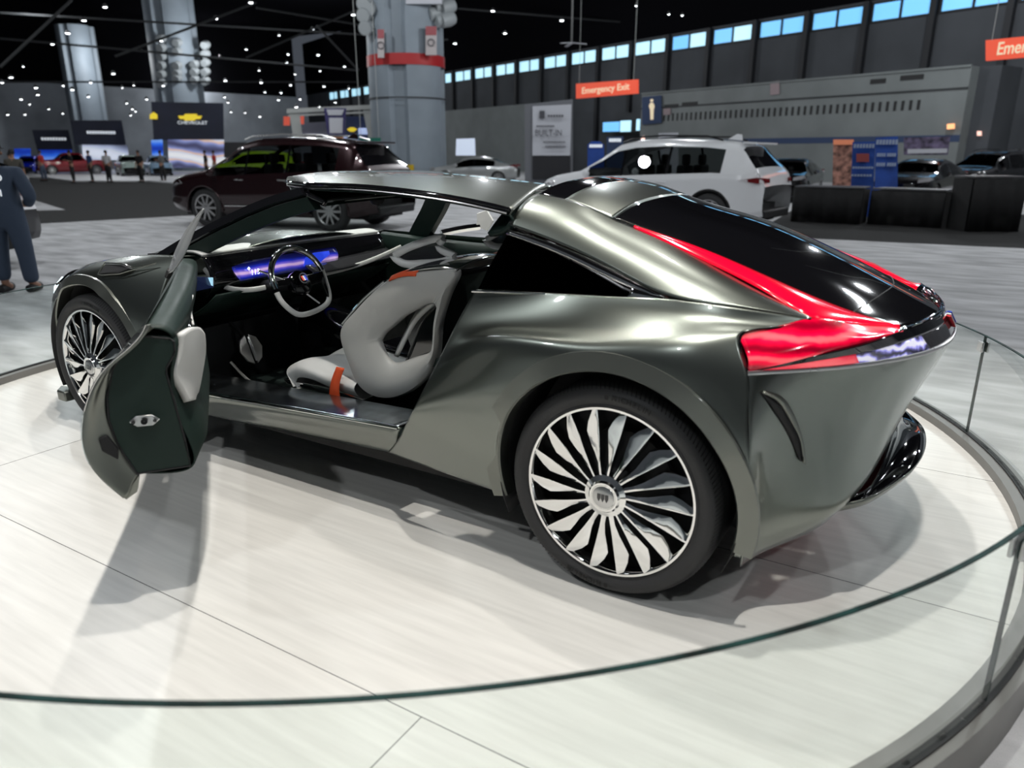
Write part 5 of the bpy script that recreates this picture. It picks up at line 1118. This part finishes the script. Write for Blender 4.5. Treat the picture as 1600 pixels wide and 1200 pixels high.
draped('taller black draped stand at the right end of the tables', Z(1506, 362, FL), Z(1588, 362, FL), 1.12, .7, 0)
# ================================================================== other vehicles
M['glass_car'] = clear_glass('car_window_glass', (0.42, 0.44, 0.44)); M['glass_car_dk'] = clear_glass('car_privacy_glass', (0.08, 0.08, 0.08))
M['veh_int'] = mat('vehicle_interior', (.012, .012, .013), .8)
M['tail_red'] = mat('tail_lamp_red', (.10, .006, .008), .12, 0, 1, emit=(1, .02, .02), es=.02)
M['head'] = mat('headlamp_glass', (.5, .5, .52), .1, .5, 1)
SH = {
 'suv': dict(L=4.75, w=.935, top=[(-2.375, .80), (-2.34, 1.02), (-2.20, 1.20), (-1.90, 1.56), (-1.75, 1.62), (-1.2, 1.685), (-.4, 1.71), (.2, 1.69), (.62, 1.61), (1.0, 1.38), (1.36, 1.12), (1.9, 1.03), (2.2, .93), (2.34, .78), (2.375, .6)], belt=[(-2.4, 1.08), (-1.4, 1.10), (.2, 1.03), (1.3, .98), (2.4, .80)], win=(-1.62, 1.18), ws=(.70, 1.34), rw=(-2.20, -1.90), wx=(-1.42, 1.44), R=.37),
 'sedan': dict(L=4.7, w=.92, top=[(-2.35, .70), (-2.3, .95), (-1.75, 1.05), (-1.1, 1.34), (-.5, 1.42), (.1, 1.42), (.5, 1.34), (1.1, 1.02), (1.9, .90), (2.25, .78), (2.35, .55)], belt=[(-2.4, .95), (0, .92), (2.4, .72)], win=(-1.2, .85), ws=(.55, 1.08), rw=(-1.65, -1.1), wx=(-1.38, 1.42), R=.34),
 'truck': dict(L=5.7, w=1.0, top=[(-2.85, .80), (-2.84, 1.28), (-1.0, 1.29), (-.85, 1.30), (-.78, 1.80), (-.6, 1.90), (.55, 1.90), (.8, 1.82), (1.3, 1.38), (1.5, 1.33), (2.6, 1.27), (2.82, 1.15), (2.85, .6)], belt=[(-2.9, 1.28), (2.9, 1.18)], win=(-.72, 1.05), ws=(.82, 1.32), rw=(-.85, -.76), wx=(-1.75, 1.85), R=.42),
}
def lerp1(T, x): xs = [a for a, _ in T]; return np.interp(x, xs, [b for _, b in T])
def vehicle(kind, name, lab, cat, loc, rz, paint, scale=1.0, detail=True, tint='glass_car', two_tone=None, group=None, lamps_on=False):
    K = SH[kind]; L, w = K['L'], K['w']; t = empty(name, loc, rz, lab, cat, group); t.scale = (scale,)*3
    n = 190 if detail else 70; xs = np.linspace(-L/2, L/2, n); rows = []
    top = np.array([lerp1(K['top'], x) for x in xs]); kern = np.ones(5)/5 if detail else np.ones(3)/3
    top2 = np.convolve(np.pad(top, len(kern)//2, 'edge'), kern, 'valid'); belt = np.minimum([lerp1(K['belt'], x) for x in xs], top2-.03)
    rings = []
    for x, zt, zb in zip(xs, top2, belt):
        e_ = abs(x)/(L/2); wl = w*(1-.16*max(0, (e_-.78)/.22)**2); gh = min(1, max(0, (zt-zb-.05)/.35)); z0 = .26+.10*max(0, (e_-.8)/.2)
        wr_ = wl*.965*(1-gh)+(w*.70)*gh; 
        rings.append([(x, wl*.90, z0), (x, wl*.985, z0+.10), (x, wl, (z0+zb)*.5), (x, wl*.985, zb-.10), (x, wl*.955, zb), (x, wl*.955*(.15)+wr_*.85, zb+(zt-.07*gh-.01-zb)*.88), (x, wr_*.985, zt-.045*gh-.01), (x, wr_*.80, zt-.008), (x, wr_*.4, zt+.004), (x, 0, zt+.008)])
    A = np.array(rings).transpose(1, 0, 2)               # ring index x station
    def dens(A, k):
        out = [A[0]]
        for i in range(len(A)-1):
            for j in range(1, k+1): out.append(A[i]*(1-j/k)+A[i+1]*j/k)
        return np.array(out)
    low = dens(A[:5], 7 if detail else 3); hi_ = A[4:]
    G = low.copy(); ins = np.zeros(G.shape[:2], bool)
    for cx in K['wx']: ins |= np.hypot(G[..., 0]-cx, G[..., 2]-K['R']) < K['R']*1.14
    f = []; use = set(); nu = G.shape[1]
    for i in range(G.shape[0]-1):
        for j in range(nu-1):
            q = [(i, j), (i, j+1), (i+1, j+1), (i+1, j)]
            if all(ins[a] for a in q): continue
            f.append(tuple(a*nu+b for a, b in q)); use.update(a for a in q if ins[a])
    for a in use:
        cx = min(K['wx'], key=lambda c: abs(G[a][0]-c)); dx, dz_ = G[a][0]-cx, G[a][2]-K['R']; l_ = max(math.hypot(dx, dz_), 1e-6); G[a][0] = cx+dx*K['R']*1.14/l_; G[a][2] = K['R']+dz_*K['R']*1.14/l_
    lowm = ([tuple(p) for p in G.reshape(-1, 3)], f)
    winx, ws, rw = K['win'], K['ws'], K['rw']
    nh, nu = hi_.shape[:2]; vv = [tuple(p) for p in hi_.reshape(-1, 3)]; fb, fwin, fws, fro = [], [], [], []
    for i in range(nh-1):
        for j in range(nu-1):
            x = xs[j]; q = (i*nu+j, i*nu+j+1, (i+1)*nu+j+1, (i+1)*nu+j); tall = top2[j]-belt[j] > .13
            if i == 0 and winx[0] < x < winx[1] and tall: fwin.append(q)
            elif i >= 2 and ws[0] < x < ws[1]: fws.append(q)
            elif i >= 2 and rw[0] < x < rw[1]: fro.append(q)
            elif i >= 1 and kind == 'suv' and x < -1.68 and x > rw[0] and False: fro.append(q)
            else: fb.append(q)
    P = lambda nm, vf, m, parent=None, **k: obj(nm, vf, m, parent or t, keep=False, **k)
    body = P('body', join(lowm, mirror(lowm), (vv, fb), mirror((vv, fb))), paint, angle=45)
    gl = M[tint]
    for s_ in (0, 1):
        mm = (lambda a: a) if s_ == 0 else mirror
        for a, b in ((winx[0], (winx[0]*.62+winx[1]*.38)-.03), ((winx[0]*.62+winx[1]*.38)+.03, winx[0]*.28+winx[1]*.72-.03), (winx[0]*.28+winx[1]*.72+.03, winx[1])) if kind != 'sedan' else ((winx[0], -.2), (-.12, winx[1])):
            ff = [q for q in fwin if a <= xs[q[0] % nu] <= b]
            if ff: P('side_window', clean(mm((vv, ff))), gl)
        gaps = [q for q in fwin if not any(a <= xs[q[0] % nu] <= b for a, b in (((winx[0], (winx[0]*.62+winx[1]*.38)-.03), ((winx[0]*.62+winx[1]*.38)+.03, winx[0]*.28+winx[1]*.72-.03), (winx[0]*.28+winx[1]*.72+.03, winx[1])) if kind != 'sedan' else ((winx[0], -.2), (-.12, winx[1]))))]
        for gs in ([q for q in gaps if xs[q[0] % nu] < (winx[0]+winx[1])/2-.15], [q for q in gaps if xs[q[0] % nu] >= (winx[0]+winx[1])/2-.15]):
            if gs: P('door_pillar', clean(mm((vv, gs))), M['gloss_black'])
    P('windscreen', clean(join((vv, fws), mirror((vv, fws)))), gl)
    if fro: P('rear_window', clean(join((vv, fro), mirror((vv, fro)))), M['gloss_black'])
    P('underbody', join(box(-L/2+.25, L/2-.25, -w*.72, w*.72, .22, .55)), M['veh_int'], smooth=False)
    P('cabin', box(winx[0]+.1, winx[1]-.1, -w*.8, w*.8, .55, .80), M['veh_int'], smooth=False)
    for sx in (-.35, .45):
        for sy in (-.38, .38): P('seat', join(box(sx-.42, sx-.25, sy-.22, sy+.22, .7, 1.22), box(sx-.40, sx-.30, sy-.12, sy+.12, 1.22, 1.42)), M['veh_int'], smooth=False, bevel=.04)
    # wheels
    R = K['R']; ns = 10
    tv = lathe([(R*.70, .0), (R*.74, -.012), (R*.9, -.012), (R*.985, .01), (R, .04), (R, .19), (R*.95, .22), (R*.7, .22)], 36)
    sp_ = [lathe([(R*.69, .0), (R*.71, -.008), (R*.66, 0), (R*.64, .05), (R*.64, .2)], 36), lathe([(.001, -.002), (R*.14, .0), (R*.16, .03)], 16)]
    for k in range(ns):
        a = 2*PI*k/ns; u = V(math.cos(a), 0, math.sin(a)); nn = V(-math.sin(a), 0, math.cos(a)); q = .024
        sp_.append(prism([u*R*.12-nn*q, u*R*.12+nn*q, u*R*.66+nn*q*.8, u*R*.66-nn*q*.8], (0, .03, 0)))
    sp_ = join(*sp_); back_ = lathe([(.001, .06), (R*.66, .06)], 24)
    fw = None
    for cx in K['wx']:
        for s_ in (-1, 1):
            if fw is None:
                fw = o = P('wheel', tv, M['rubber']); obj('rim', sp_, M['satin'], o, keep=False, angle=30); obj('brake_disc', back_, M['black'], o, keep=False)
            else: o = copy_tree(fw, t)
            o.location = (cx, s_*(w-.035), R); o.rotation_euler = (0, 0, 0 if s_ < 0 else PI)
    # lamps
    zl = .86 if kind != 'truck' else 1.05; zl2 = .98 if kind != 'truck' else 1.1
    for s_ in (-1, 1):
        P('headlamp', prism([(L/2-.42, s_*w*.965, zl-.02), (L/2-.10, s_*w*.90, zl-.08), (L/2+.005, s_*w*.62, zl-.12), (L/2-.02, s_*w*.62, zl-.02), (L/2-.30, s_*w*.90, zl+.05)], (.01, s_*.012, 0)), M['head'], smooth=False)
        P('tail_lamp', prism([(-L/2+.46, s_*w*.97, zl2-.0), (-L/2+.12, s_*w*.93, zl2+.05), (-L/2-.01, s_*w*.62, zl2+.03), (-L/2-.02, s_*w*.62, zl2-.04), (-L/2+.10, s_*w*.93, zl2-.05)], (-.015, s_*.015, 0)), M['tail_red'], smooth=False)
        P('door_mirror', lathe([(.001, -.06), (.06, -.05), (.075, 0), (.05, .05), (.001, .06)], 12, 'y', (winx[1]-.05, s_*(w+.10), 1.05 if kind != 'sedan' else .98)), paint)
        if detail:
            for hx in (-.55, .45): P('door_handle', tube([(hx, s_*(w*.99), .92), (hx+.2, s_*(w*.99), .925)], .014, 6), paint if kind == 'suv' and not two_tone else M['satin'])
            P('sill_trim', tube([(-1.0, s_*(w*.985), .45), (.95, s_*(w*.985), .43)], .018, 6), M['chrome'] if two_tone else M['black'])
            arc_ = []
            for cx in K['wx']:
                arc_ = [(cx+K['R']*1.17*math.cos(a), s_*w*.985, K['R']+K['R']*1.17*math.sin(a)) for a in np.linspace(-.15, PI+.15, 30)]
                P('arch_moulding', tube(arc_, .022, 6), M['black'] if not two_tone else paint)
    if kind == 'suv':
        for s_ in (-1, 1): P('roof_rail', tube([(-1.5, s_*w*.66, 1.66), (-1.2, s_*w*.67, 1.735), (-.3, s_*w*.67, 1.755), (.35, s_*w*.66, 1.72), (.55, s_*w*.65, 1.66)], .018, 6), M['satin'] if two_tone else M['gloss_black'])
        P('roof_spoiler', prism([(-1.85, -.58, 1.60), (-2.10, -.55, 1.585), (-2.10, .55, 1.585), (-1.85, .58, 1.60)], (0, 0, .035)), paint, smooth=False, bevel=.01)
        P('shark_fin', prism([(-1.35, -.02, 1.69), (-1.62, -.02, 1.66), (-1.60, -.015, 1.77), (-1.52, -.015, 1.78)], (0, .04, 0)), paint, smooth=False)
        P('rear_bumper_lower', box(-L/2-.02, -L/2+.2, -w*.75, w*.75, .30, .46), M['black'], bevel=.03)
    P('front_grille', box(L/2-.06, L/2+.012, -w*.55, w*.55, .48, .72), M['gloss_black'], bevel=.02)
    return t
def car_paint(name, c, metal=.5, rough=.25): return mat(name, c, rough, metal, 1.0)
def place(px, py): p = Z(px, py, FL); return p
def heading(A, B): return math.atan2(B[1]-A[1], B[0]-A[0])
# dark red SUV on the left: rear axle -> front axle direction from the wheel contacts
ra_, fa_ = place(525, 361.5), place(327, 353.5); hd_ = heading(ra_, fa_); m_ = (ra_+fa_)/2; nrm = V(math.sin(hd_), -math.cos(hd_), 0)
nrm = -nrm if nrm[1] > 0 else nrm
k_ = np.linalg.norm((fa_-ra_)[:2])/2.86
vehicle('suv', 'parked_suv', 'dark maroon SUV seen from its left side behind the coupe windscreen', 'car', tuple(V(m_[0], m_[1], FL)-nrm*.93*1.0), hd_, car_paint('deep_maroon_paint', (.022, .005, .007)), scale=min(k_, 1.14), two_tone=True)
# white SUV on the right
rb = Z(1232, 352, FL); fb_ = V(rb[0]-4.3, rb[1]-.2, FL)
wr0 = place(1135, 368); hd2 = math.atan2(.10, -1.0)+0.0
vehicle('suv', 'parked_suv', 'white SUV seen from its left rear behind the coupe deck', 'car', (-5.15, 13.35, FL), hd2, car_paint('white_paint', (.80, .81, .83), 0, .2), scale=1.12)
# others, farther off
def far(kind, lab, px, py, dist_scale, face, c, scale=1.0, name='parked_car', metal=.4, tint='glass_car_dk', group=None, cat='car'):
    p = Z(px, py, FL); vd = math.atan2(p[1]-CAM[1], p[0]-CAM[0])
    return vehicle(kind, name, lab, cat, (p[0], p[1], FL), vd+math.radians(face), car_paint(name+'_paint', c, metal), scale, False, tint, group=group)
far('sedan', 'light grey parked car beyond the coupe roof right of the column', 742, 288, 1, 80, (.30, .31, .31))
far('sedan', 'black sports car with white sun strips behind the draped table', 1432, 318, 1, 165, (.01, .01, .011))
far('suv', 'dark charcoal SUV with pale roof line at the right edge', 1545, 305, 1, 150, (.02, .02, .022), name='parked_suv')
far('sedan', 'small black open car just right of the white SUV', 1228, 312, 1, 170, (.01, .01, .011))
far('truck', 'dark red pickup truck side on behind the people on the white display floor', 116, 272.5, 1, 100, (.22, .012, .02), .84, name='pickup_truck', cat='truck')
far('truck', 'pale mint green pickup truck facing the camera', 204, 275, 1, 187, (.42, .52, .48), .76, name='pickup_truck', cat='truck')
far('truck', 'light blue pickup truck right of the mint one', 249, 275, 1, 187, (.28, .42, .58), .74, name='pickup_truck', cat='truck')
far('suv', 'bright blue SUV at the far left display', 50, 272, 1, 165, (.01, .03, .6), .8, name='parked_suv')
far('suv', 'lime green small car seen through and beyond the maroon SUV', 400, 285, 1, 95, (.45, .75, .02), name='parked_suv', metal=0)
far('sedan', 'red car seen beyond the lime green one', 430, 275, 1, 85, (.35, .02, .03))
# white vehicle at the left edge, behind the person
p = Z(55, 432, FL)
vehicle('sedan', 'parked_car', 'white car cut off by the left edge behind the person in blue overalls', 'car', tuple(V(p[0], p[1], FL)-_R*3.22+_F*.75), YAW+PI-.02, car_paint('white_car_paint', (.7, .7, .72), 0), 1.05)

# ================================================================== people
def skin_mesh(name, chains, m, parent, root=0, sub=1, keep=False, smooth=True):
    v, e, r = [], [], []
    for ch in chains:
        prev = None
        for item in ch:
            if isinstance(item, int): prev = item; continue
            co, rad = item; v.append(co); r.append(rad if hasattr(rad, '__len__') else (rad, rad))
            if prev is not None: e.append((prev, len(v)-1))
            prev = len(v)-1
    me = bpy.data.meshes.new(name); me.from_pydata([tuple(p) for p in v], e, []); me.materials.append(m)
    o = bpy.data.objects.new(name, me); link(o, parent, keep)
    s = o.modifiers.new('skin', 'SKIN'); s.use_smooth_shade = True
    for i, rr in enumerate(r): me.skin_vertices[0].data[i].radius = rr
    for d in me.skin_vertices[0].data: d.use_root = False
    me.skin_vertices[0].data[root].use_root = True
    u = o.modifiers.new('u', 'SUBSURF'); u.levels = u.render_levels = sub
    return o
M['skin'] = mat('skin', (.28, .15, .10), .55); M['skin_lt'] = mat('skin_fair', (.5, .32, .25), .55); M['hair'] = mat('dark_hair', (.01, .008, .007), .7)
def person(lab, loc, rz, shirt, trousers, h=1.72, pose='stand', group=None, skin='skin', hair='hair'):
    k = h/1.72; t = empty('person', loc, rz, lab, 'person', group); t.scale = (k, k, k)
    # local frame: facing +y
    arm = {'stand': ([(-.21, 0, 1.40), (-.25, -.02, 1.14), (-.25, .05, .90)], [(.21, 0, 1.40), (.25, -.02, 1.14), (.25, .05, .90)]),
           'phone': ([(-.21, 0, 1.40), (-.26, -.02, 1.14), (-.12, .24, 1.20)], [(.21, 0, 1.40), (.27, -.03, 1.14), (.12, .24, 1.22)]),
           'hips': ([(-.21, 0, 1.40), (-.36, -.06, 1.16), (-.19, .04, 1.02)], [(.21, 0, 1.40), (.36, -.06, 1.16), (.19, .04, 1.02)])}[pose]
    step = .05
    body = skin_mesh('body', [[((0, 0, .95), (.14, .10)), ((0, .0, 1.15), (.135, .095)), ((0, 0, 1.36), (.16, .10)), ((0, .0, 1.46), .06), ((0, .01, 1.52), .05), ((0, .025, 1.58), (.066, .075)), ((0, .02, 1.66), (.075, .09)), ((0, .015, 1.70), .055)],
                              [2, (arm[0][0], .05), (arm[0][1], .04), (arm[0][2], .03)], [2, (arm[1][0], .05), (arm[1][1], .04), (arm[1][2], .03)],
                              [0, ((-.10, 0, .85), .085), ((-.11, step, .50), .058), ((-.12, 0, .10), .04), ((-.12, .10, .04), .04)],
                              [0, ((.10, 0, .85), .085), ((.11, -step, .50), .058), ((.12, -.04, .10), .04), ((.12, .07, .04), .04)]], M[skin], t)
    obj('hair', lathe([(.001, .105), (.05, .095), (.083, .055), (.09, .0), (.082, -.04)], 16, 'z', (0, .0, 1.645)), M[hair], body, keep=False)
    skin_mesh('shirt', [[((0, 0, .90), (.17, .13)), ((0, .0, 1.15), (.155, .115)), ((0, 0, 1.36), (.18, .115)), ((0, .0, 1.45), .08)],
                        [2, (arm[0][0], .068), (arm[0][1], .052)], [2, (arm[1][0], .068), (arm[1][1], .052)]], shirt, t)
    skin_mesh('trousers', [[((0, 0, 1.0), (.15, .11)), ((0, 0, .88), (.165, .13))], [1, ((-.09, 0, .76), (.115, .125)), ((-.11, step, .50), .085), ((-.12, 0, .09), .065)], [1, ((.09, 0, .76), (.115, .125)), ((.11, -step, .50), .085), ((.12, -.04, .09), .065)]], trousers, t)
    for s_, yy_ in ((-1, 0), (1, -.04)): obj('shoe', xf(lathe([(.001, -.13), (.04, -.12), (.05, -.02), (.045, .10), (.001, .15)], 10, 'y'), Matrix.Translation((s_*.12, yy_+.05, .045))), M['black'], t, keep=False)
    for s_, a_ in ((-1, arm[0]), (1, arm[1])):
        e_ = V(*a_[2]); d_ = e_-V(*a_[1]); d_ /= np.linalg.norm(d_)
        skin_mesh('hand', [[(tuple(e_), .026), (tuple(e_+d_*.07), (.034, .02))]]+[[1, (tuple(e_+d_*.11+V(o_, 0, 0)), .010), (tuple(e_+d_*(.15+.01*(q == 1))+V(o_*1.1, .01, 0)), .008)] for q, o_ in enumerate((-.027, -.009, .009, .027))]+[[0, (tuple(e_+d_*.05+V(-s_*.035, .02, 0)), .011), (tuple(e_+d_*.085+V(-s_*.05, .03, 0)), .009)]], M[skin], body)
    return t
cl = lambda n, c: mat(n, c, .85)
C_ = {'black': cl('black_cloth', (.012, .012, .013)), 'grey': cl('grey_cloth', (.10, .10, .10)), 'blue': cl('blue_cloth', (.03, .06, .16)), 'jean': cl('denim_cloth', (.05, .07, .11)), 'white': cl('white_cloth', (.5, .5, .52)), 'red': cl('red_cloth', (.35, .02, .02)), 'olive': cl('olive_cloth', (.06, .055, .045))}
def pp(lab, px, py, rz, s_, t_, **k): p = Z(px, py, FL); return person(lab, (p[0], p[1], FL), rz, C_[s_], C_[t_], **k)
pp('person in a dark grey top and jeans standing behind the overalls wearer', 34, 322, .8, 'olive', 'jean', h=1.70)
pp('person in black clothes with arms bent in front of the dark red truck', 116, 286, 2.8, 'black', 'black', pose='phone')
pp('person in a blue top and black trousers by the second red truck', 145, 285, 3.0, 'blue', 'black')
pp('person in a pale top and black shorts left of the mint truck', 172, 285, .4, 'white', 'black')
pp('person in black standing right of the mint truck', 222, 285, 3.3, 'black', 'black')
pp('person with an outstretched arm near the light blue truck', 256, 284, 2.0, 'grey', 'black', pose='phone')
pp('dark figure before the lit picture wall by the maroon SUV', 325, 283, 2.6, 'black', 'black', pose='hips')
pp('person in red and white beside the lit picture wall', 338, 280, 2.2, 'red', 'white')
pp('person in a red top among the far left trucks', 70, 283, 2.2, 'red', 'jean')
pp('seated like crouched person in grey by the blue video wall', 24, 292, 2.2, 'grey', 'black', h=1.6)
# near person in blue overalls, back to the camera, at the left edge
pb = Z(30, 456, FL); rz = YAW+.10
t = empty('person', (pb[0], pb[1], FL), rz, 'person in dark blue overalls and black cap with back to camera at left edge', 'person'); t.scale = (1.0,)*3
M['overall'] = mat('navy_overall_cloth', (.035, .052, .085), .85, bump=(60, .25))
body = skin_mesh('body', [[((0, 0, .95), (.15, .11)), ((0, 0, 1.15), (.15, .10)), ((0, 0, 1.36), (.18, .11)), ((0, .0, 1.46), .065), ((0, .02, 1.53), .055), ((0, .035, 1.60), (.07, .085)), ((0, .035, 1.68), (.078, .095)), ((0, .03, 1.73), .055)],
                          [2, ((-.23, 0, 1.40), .06), ((-.31, .0, 1.13), .048), ((-.16, .22, 1.05), .034)], [2, ((.23, 0, 1.40), .06), ((.33, .0, 1.13), .048), ((.17, .22, 1.02), .034)],
                          [0, ((-.11, 0, .85), .10), ((-.12, .02, .50), .07), ((-.14, 0, .10), .045), ((-.14, .12, .045), .045)],
                          [0, ((.11, 0, .85), .10), ((.15, .02, .50), .07), ((.17, 0, .10), .045), ((.19, .12, .045), .045)]], M['skin'], t, sub=2)
skin_mesh('overalls', [[((0, -.0, .98), (.20, .155)), ((0, 0, 1.16), (.19, .145)), ((0, -.005, 1.34), (.225, .145)), ((0, 0, 1.44), (.19, .135)), ((0, .01, 1.51), (.085, .085))],
                       [2, ((-.235, 0, 1.39), .10), ((-.32, -.01, 1.13), .075), ((-.20, .17, 1.06), .06)], [2, ((.235, 0, 1.39), .10), ((.345, -.01, 1.13), .078), ((.21, .17, 1.03), .06)],
                       [0, ((-.11, 0, .82), (.125, .14)), ((-.13, .01, .48), .10), ((-.145, 0, .12), .085)], [0, ((.12, 0, .82), (.125, .14)), ((.155, .01, .48), .10), ((.175, 0, .10), .088)]], M['overall'], t, sub=2)
obj('hair', lathe([(.001, .05), (.06, .045), (.088, .02), (.090, -.05), (.06, -.075)], 20, 'z', (0, .015, 1.66)), M['hair'], body, keep=False)
cap_ = obj('cap', lathe([(.001, .115), (.05, .108), (.085, .075), (.098, .02), (.099, 0)], 24, 'z', (0, .025, 1.665)), C_['black'], t, keep=False)
obj('cap_peak', lathe([(.02, 0), (.075, -.003), (.078, .003), (.02, .006)], 20, 'z', (0, .12, 1.672)), C_['black'], cap_, keep=False)
for s_ in (-1, 1): obj('ear', lathe([(.001, -.008), (.018, -.004), (.022, .004), (.001, .01)], 12, 'y', (s_*.083, .03, 1.62)), M['skin'], body, keep=False)
obj('nose', lathe([(.001, .03), (.012, 0), (.001, -.02)], 8, 'z', (0, .128, 1.61)), M['skin'], body, keep=False)
for s_ in (-1, 1):
    e_ = V(s_*.165, .22, 1.04 if s_ < 0 else 1.02); d_ = V(-s_*.6, .75, .1); d_ /= np.linalg.norm(d_)
    skin_mesh('hand', [[(tuple(e_), .028), (tuple(e_+d_*.07), (.036, .02))]]+[[1, (tuple(e_+d_*.11+V(0, 0, o_)), .010), (tuple(e_+d_*(.145+.008*(q % 2))+V(-s_*.01, 0, o_*1.1)), .0085)] for q, o_ in enumerate((-.027, -.009, .009, .027))]+[[0, (tuple(e_+d_*.05+V(0, 0, .04)), .011), (tuple(e_+d_*.085+V(0, 0, .055)), .009)]], M['skin'], body)
    obj('shoe', xf(lathe([(.001, -.14), (.045, -.13), (.055, -.02), (.05, .11), (.001, .17)], 14, 'y'), Matrix.Translation((s_*.165, .05, .05))), M['black'], t, keep=False)
for s__, zz, xx in (('VO', 1.345, .065), ('S', 1.255, .045), ('OI', 1.175, .05)):
    t_ = text_vf(s__, .105, .004, bold=.002); obj('lettering', ([(q[0]+xx, -.140-.006-q[2]+.02*abs(q[0]+xx)*2, q[1]+zz) for q in t_[0]], t_[1]), M['txt_white'], t, keep=False, smooth=False)
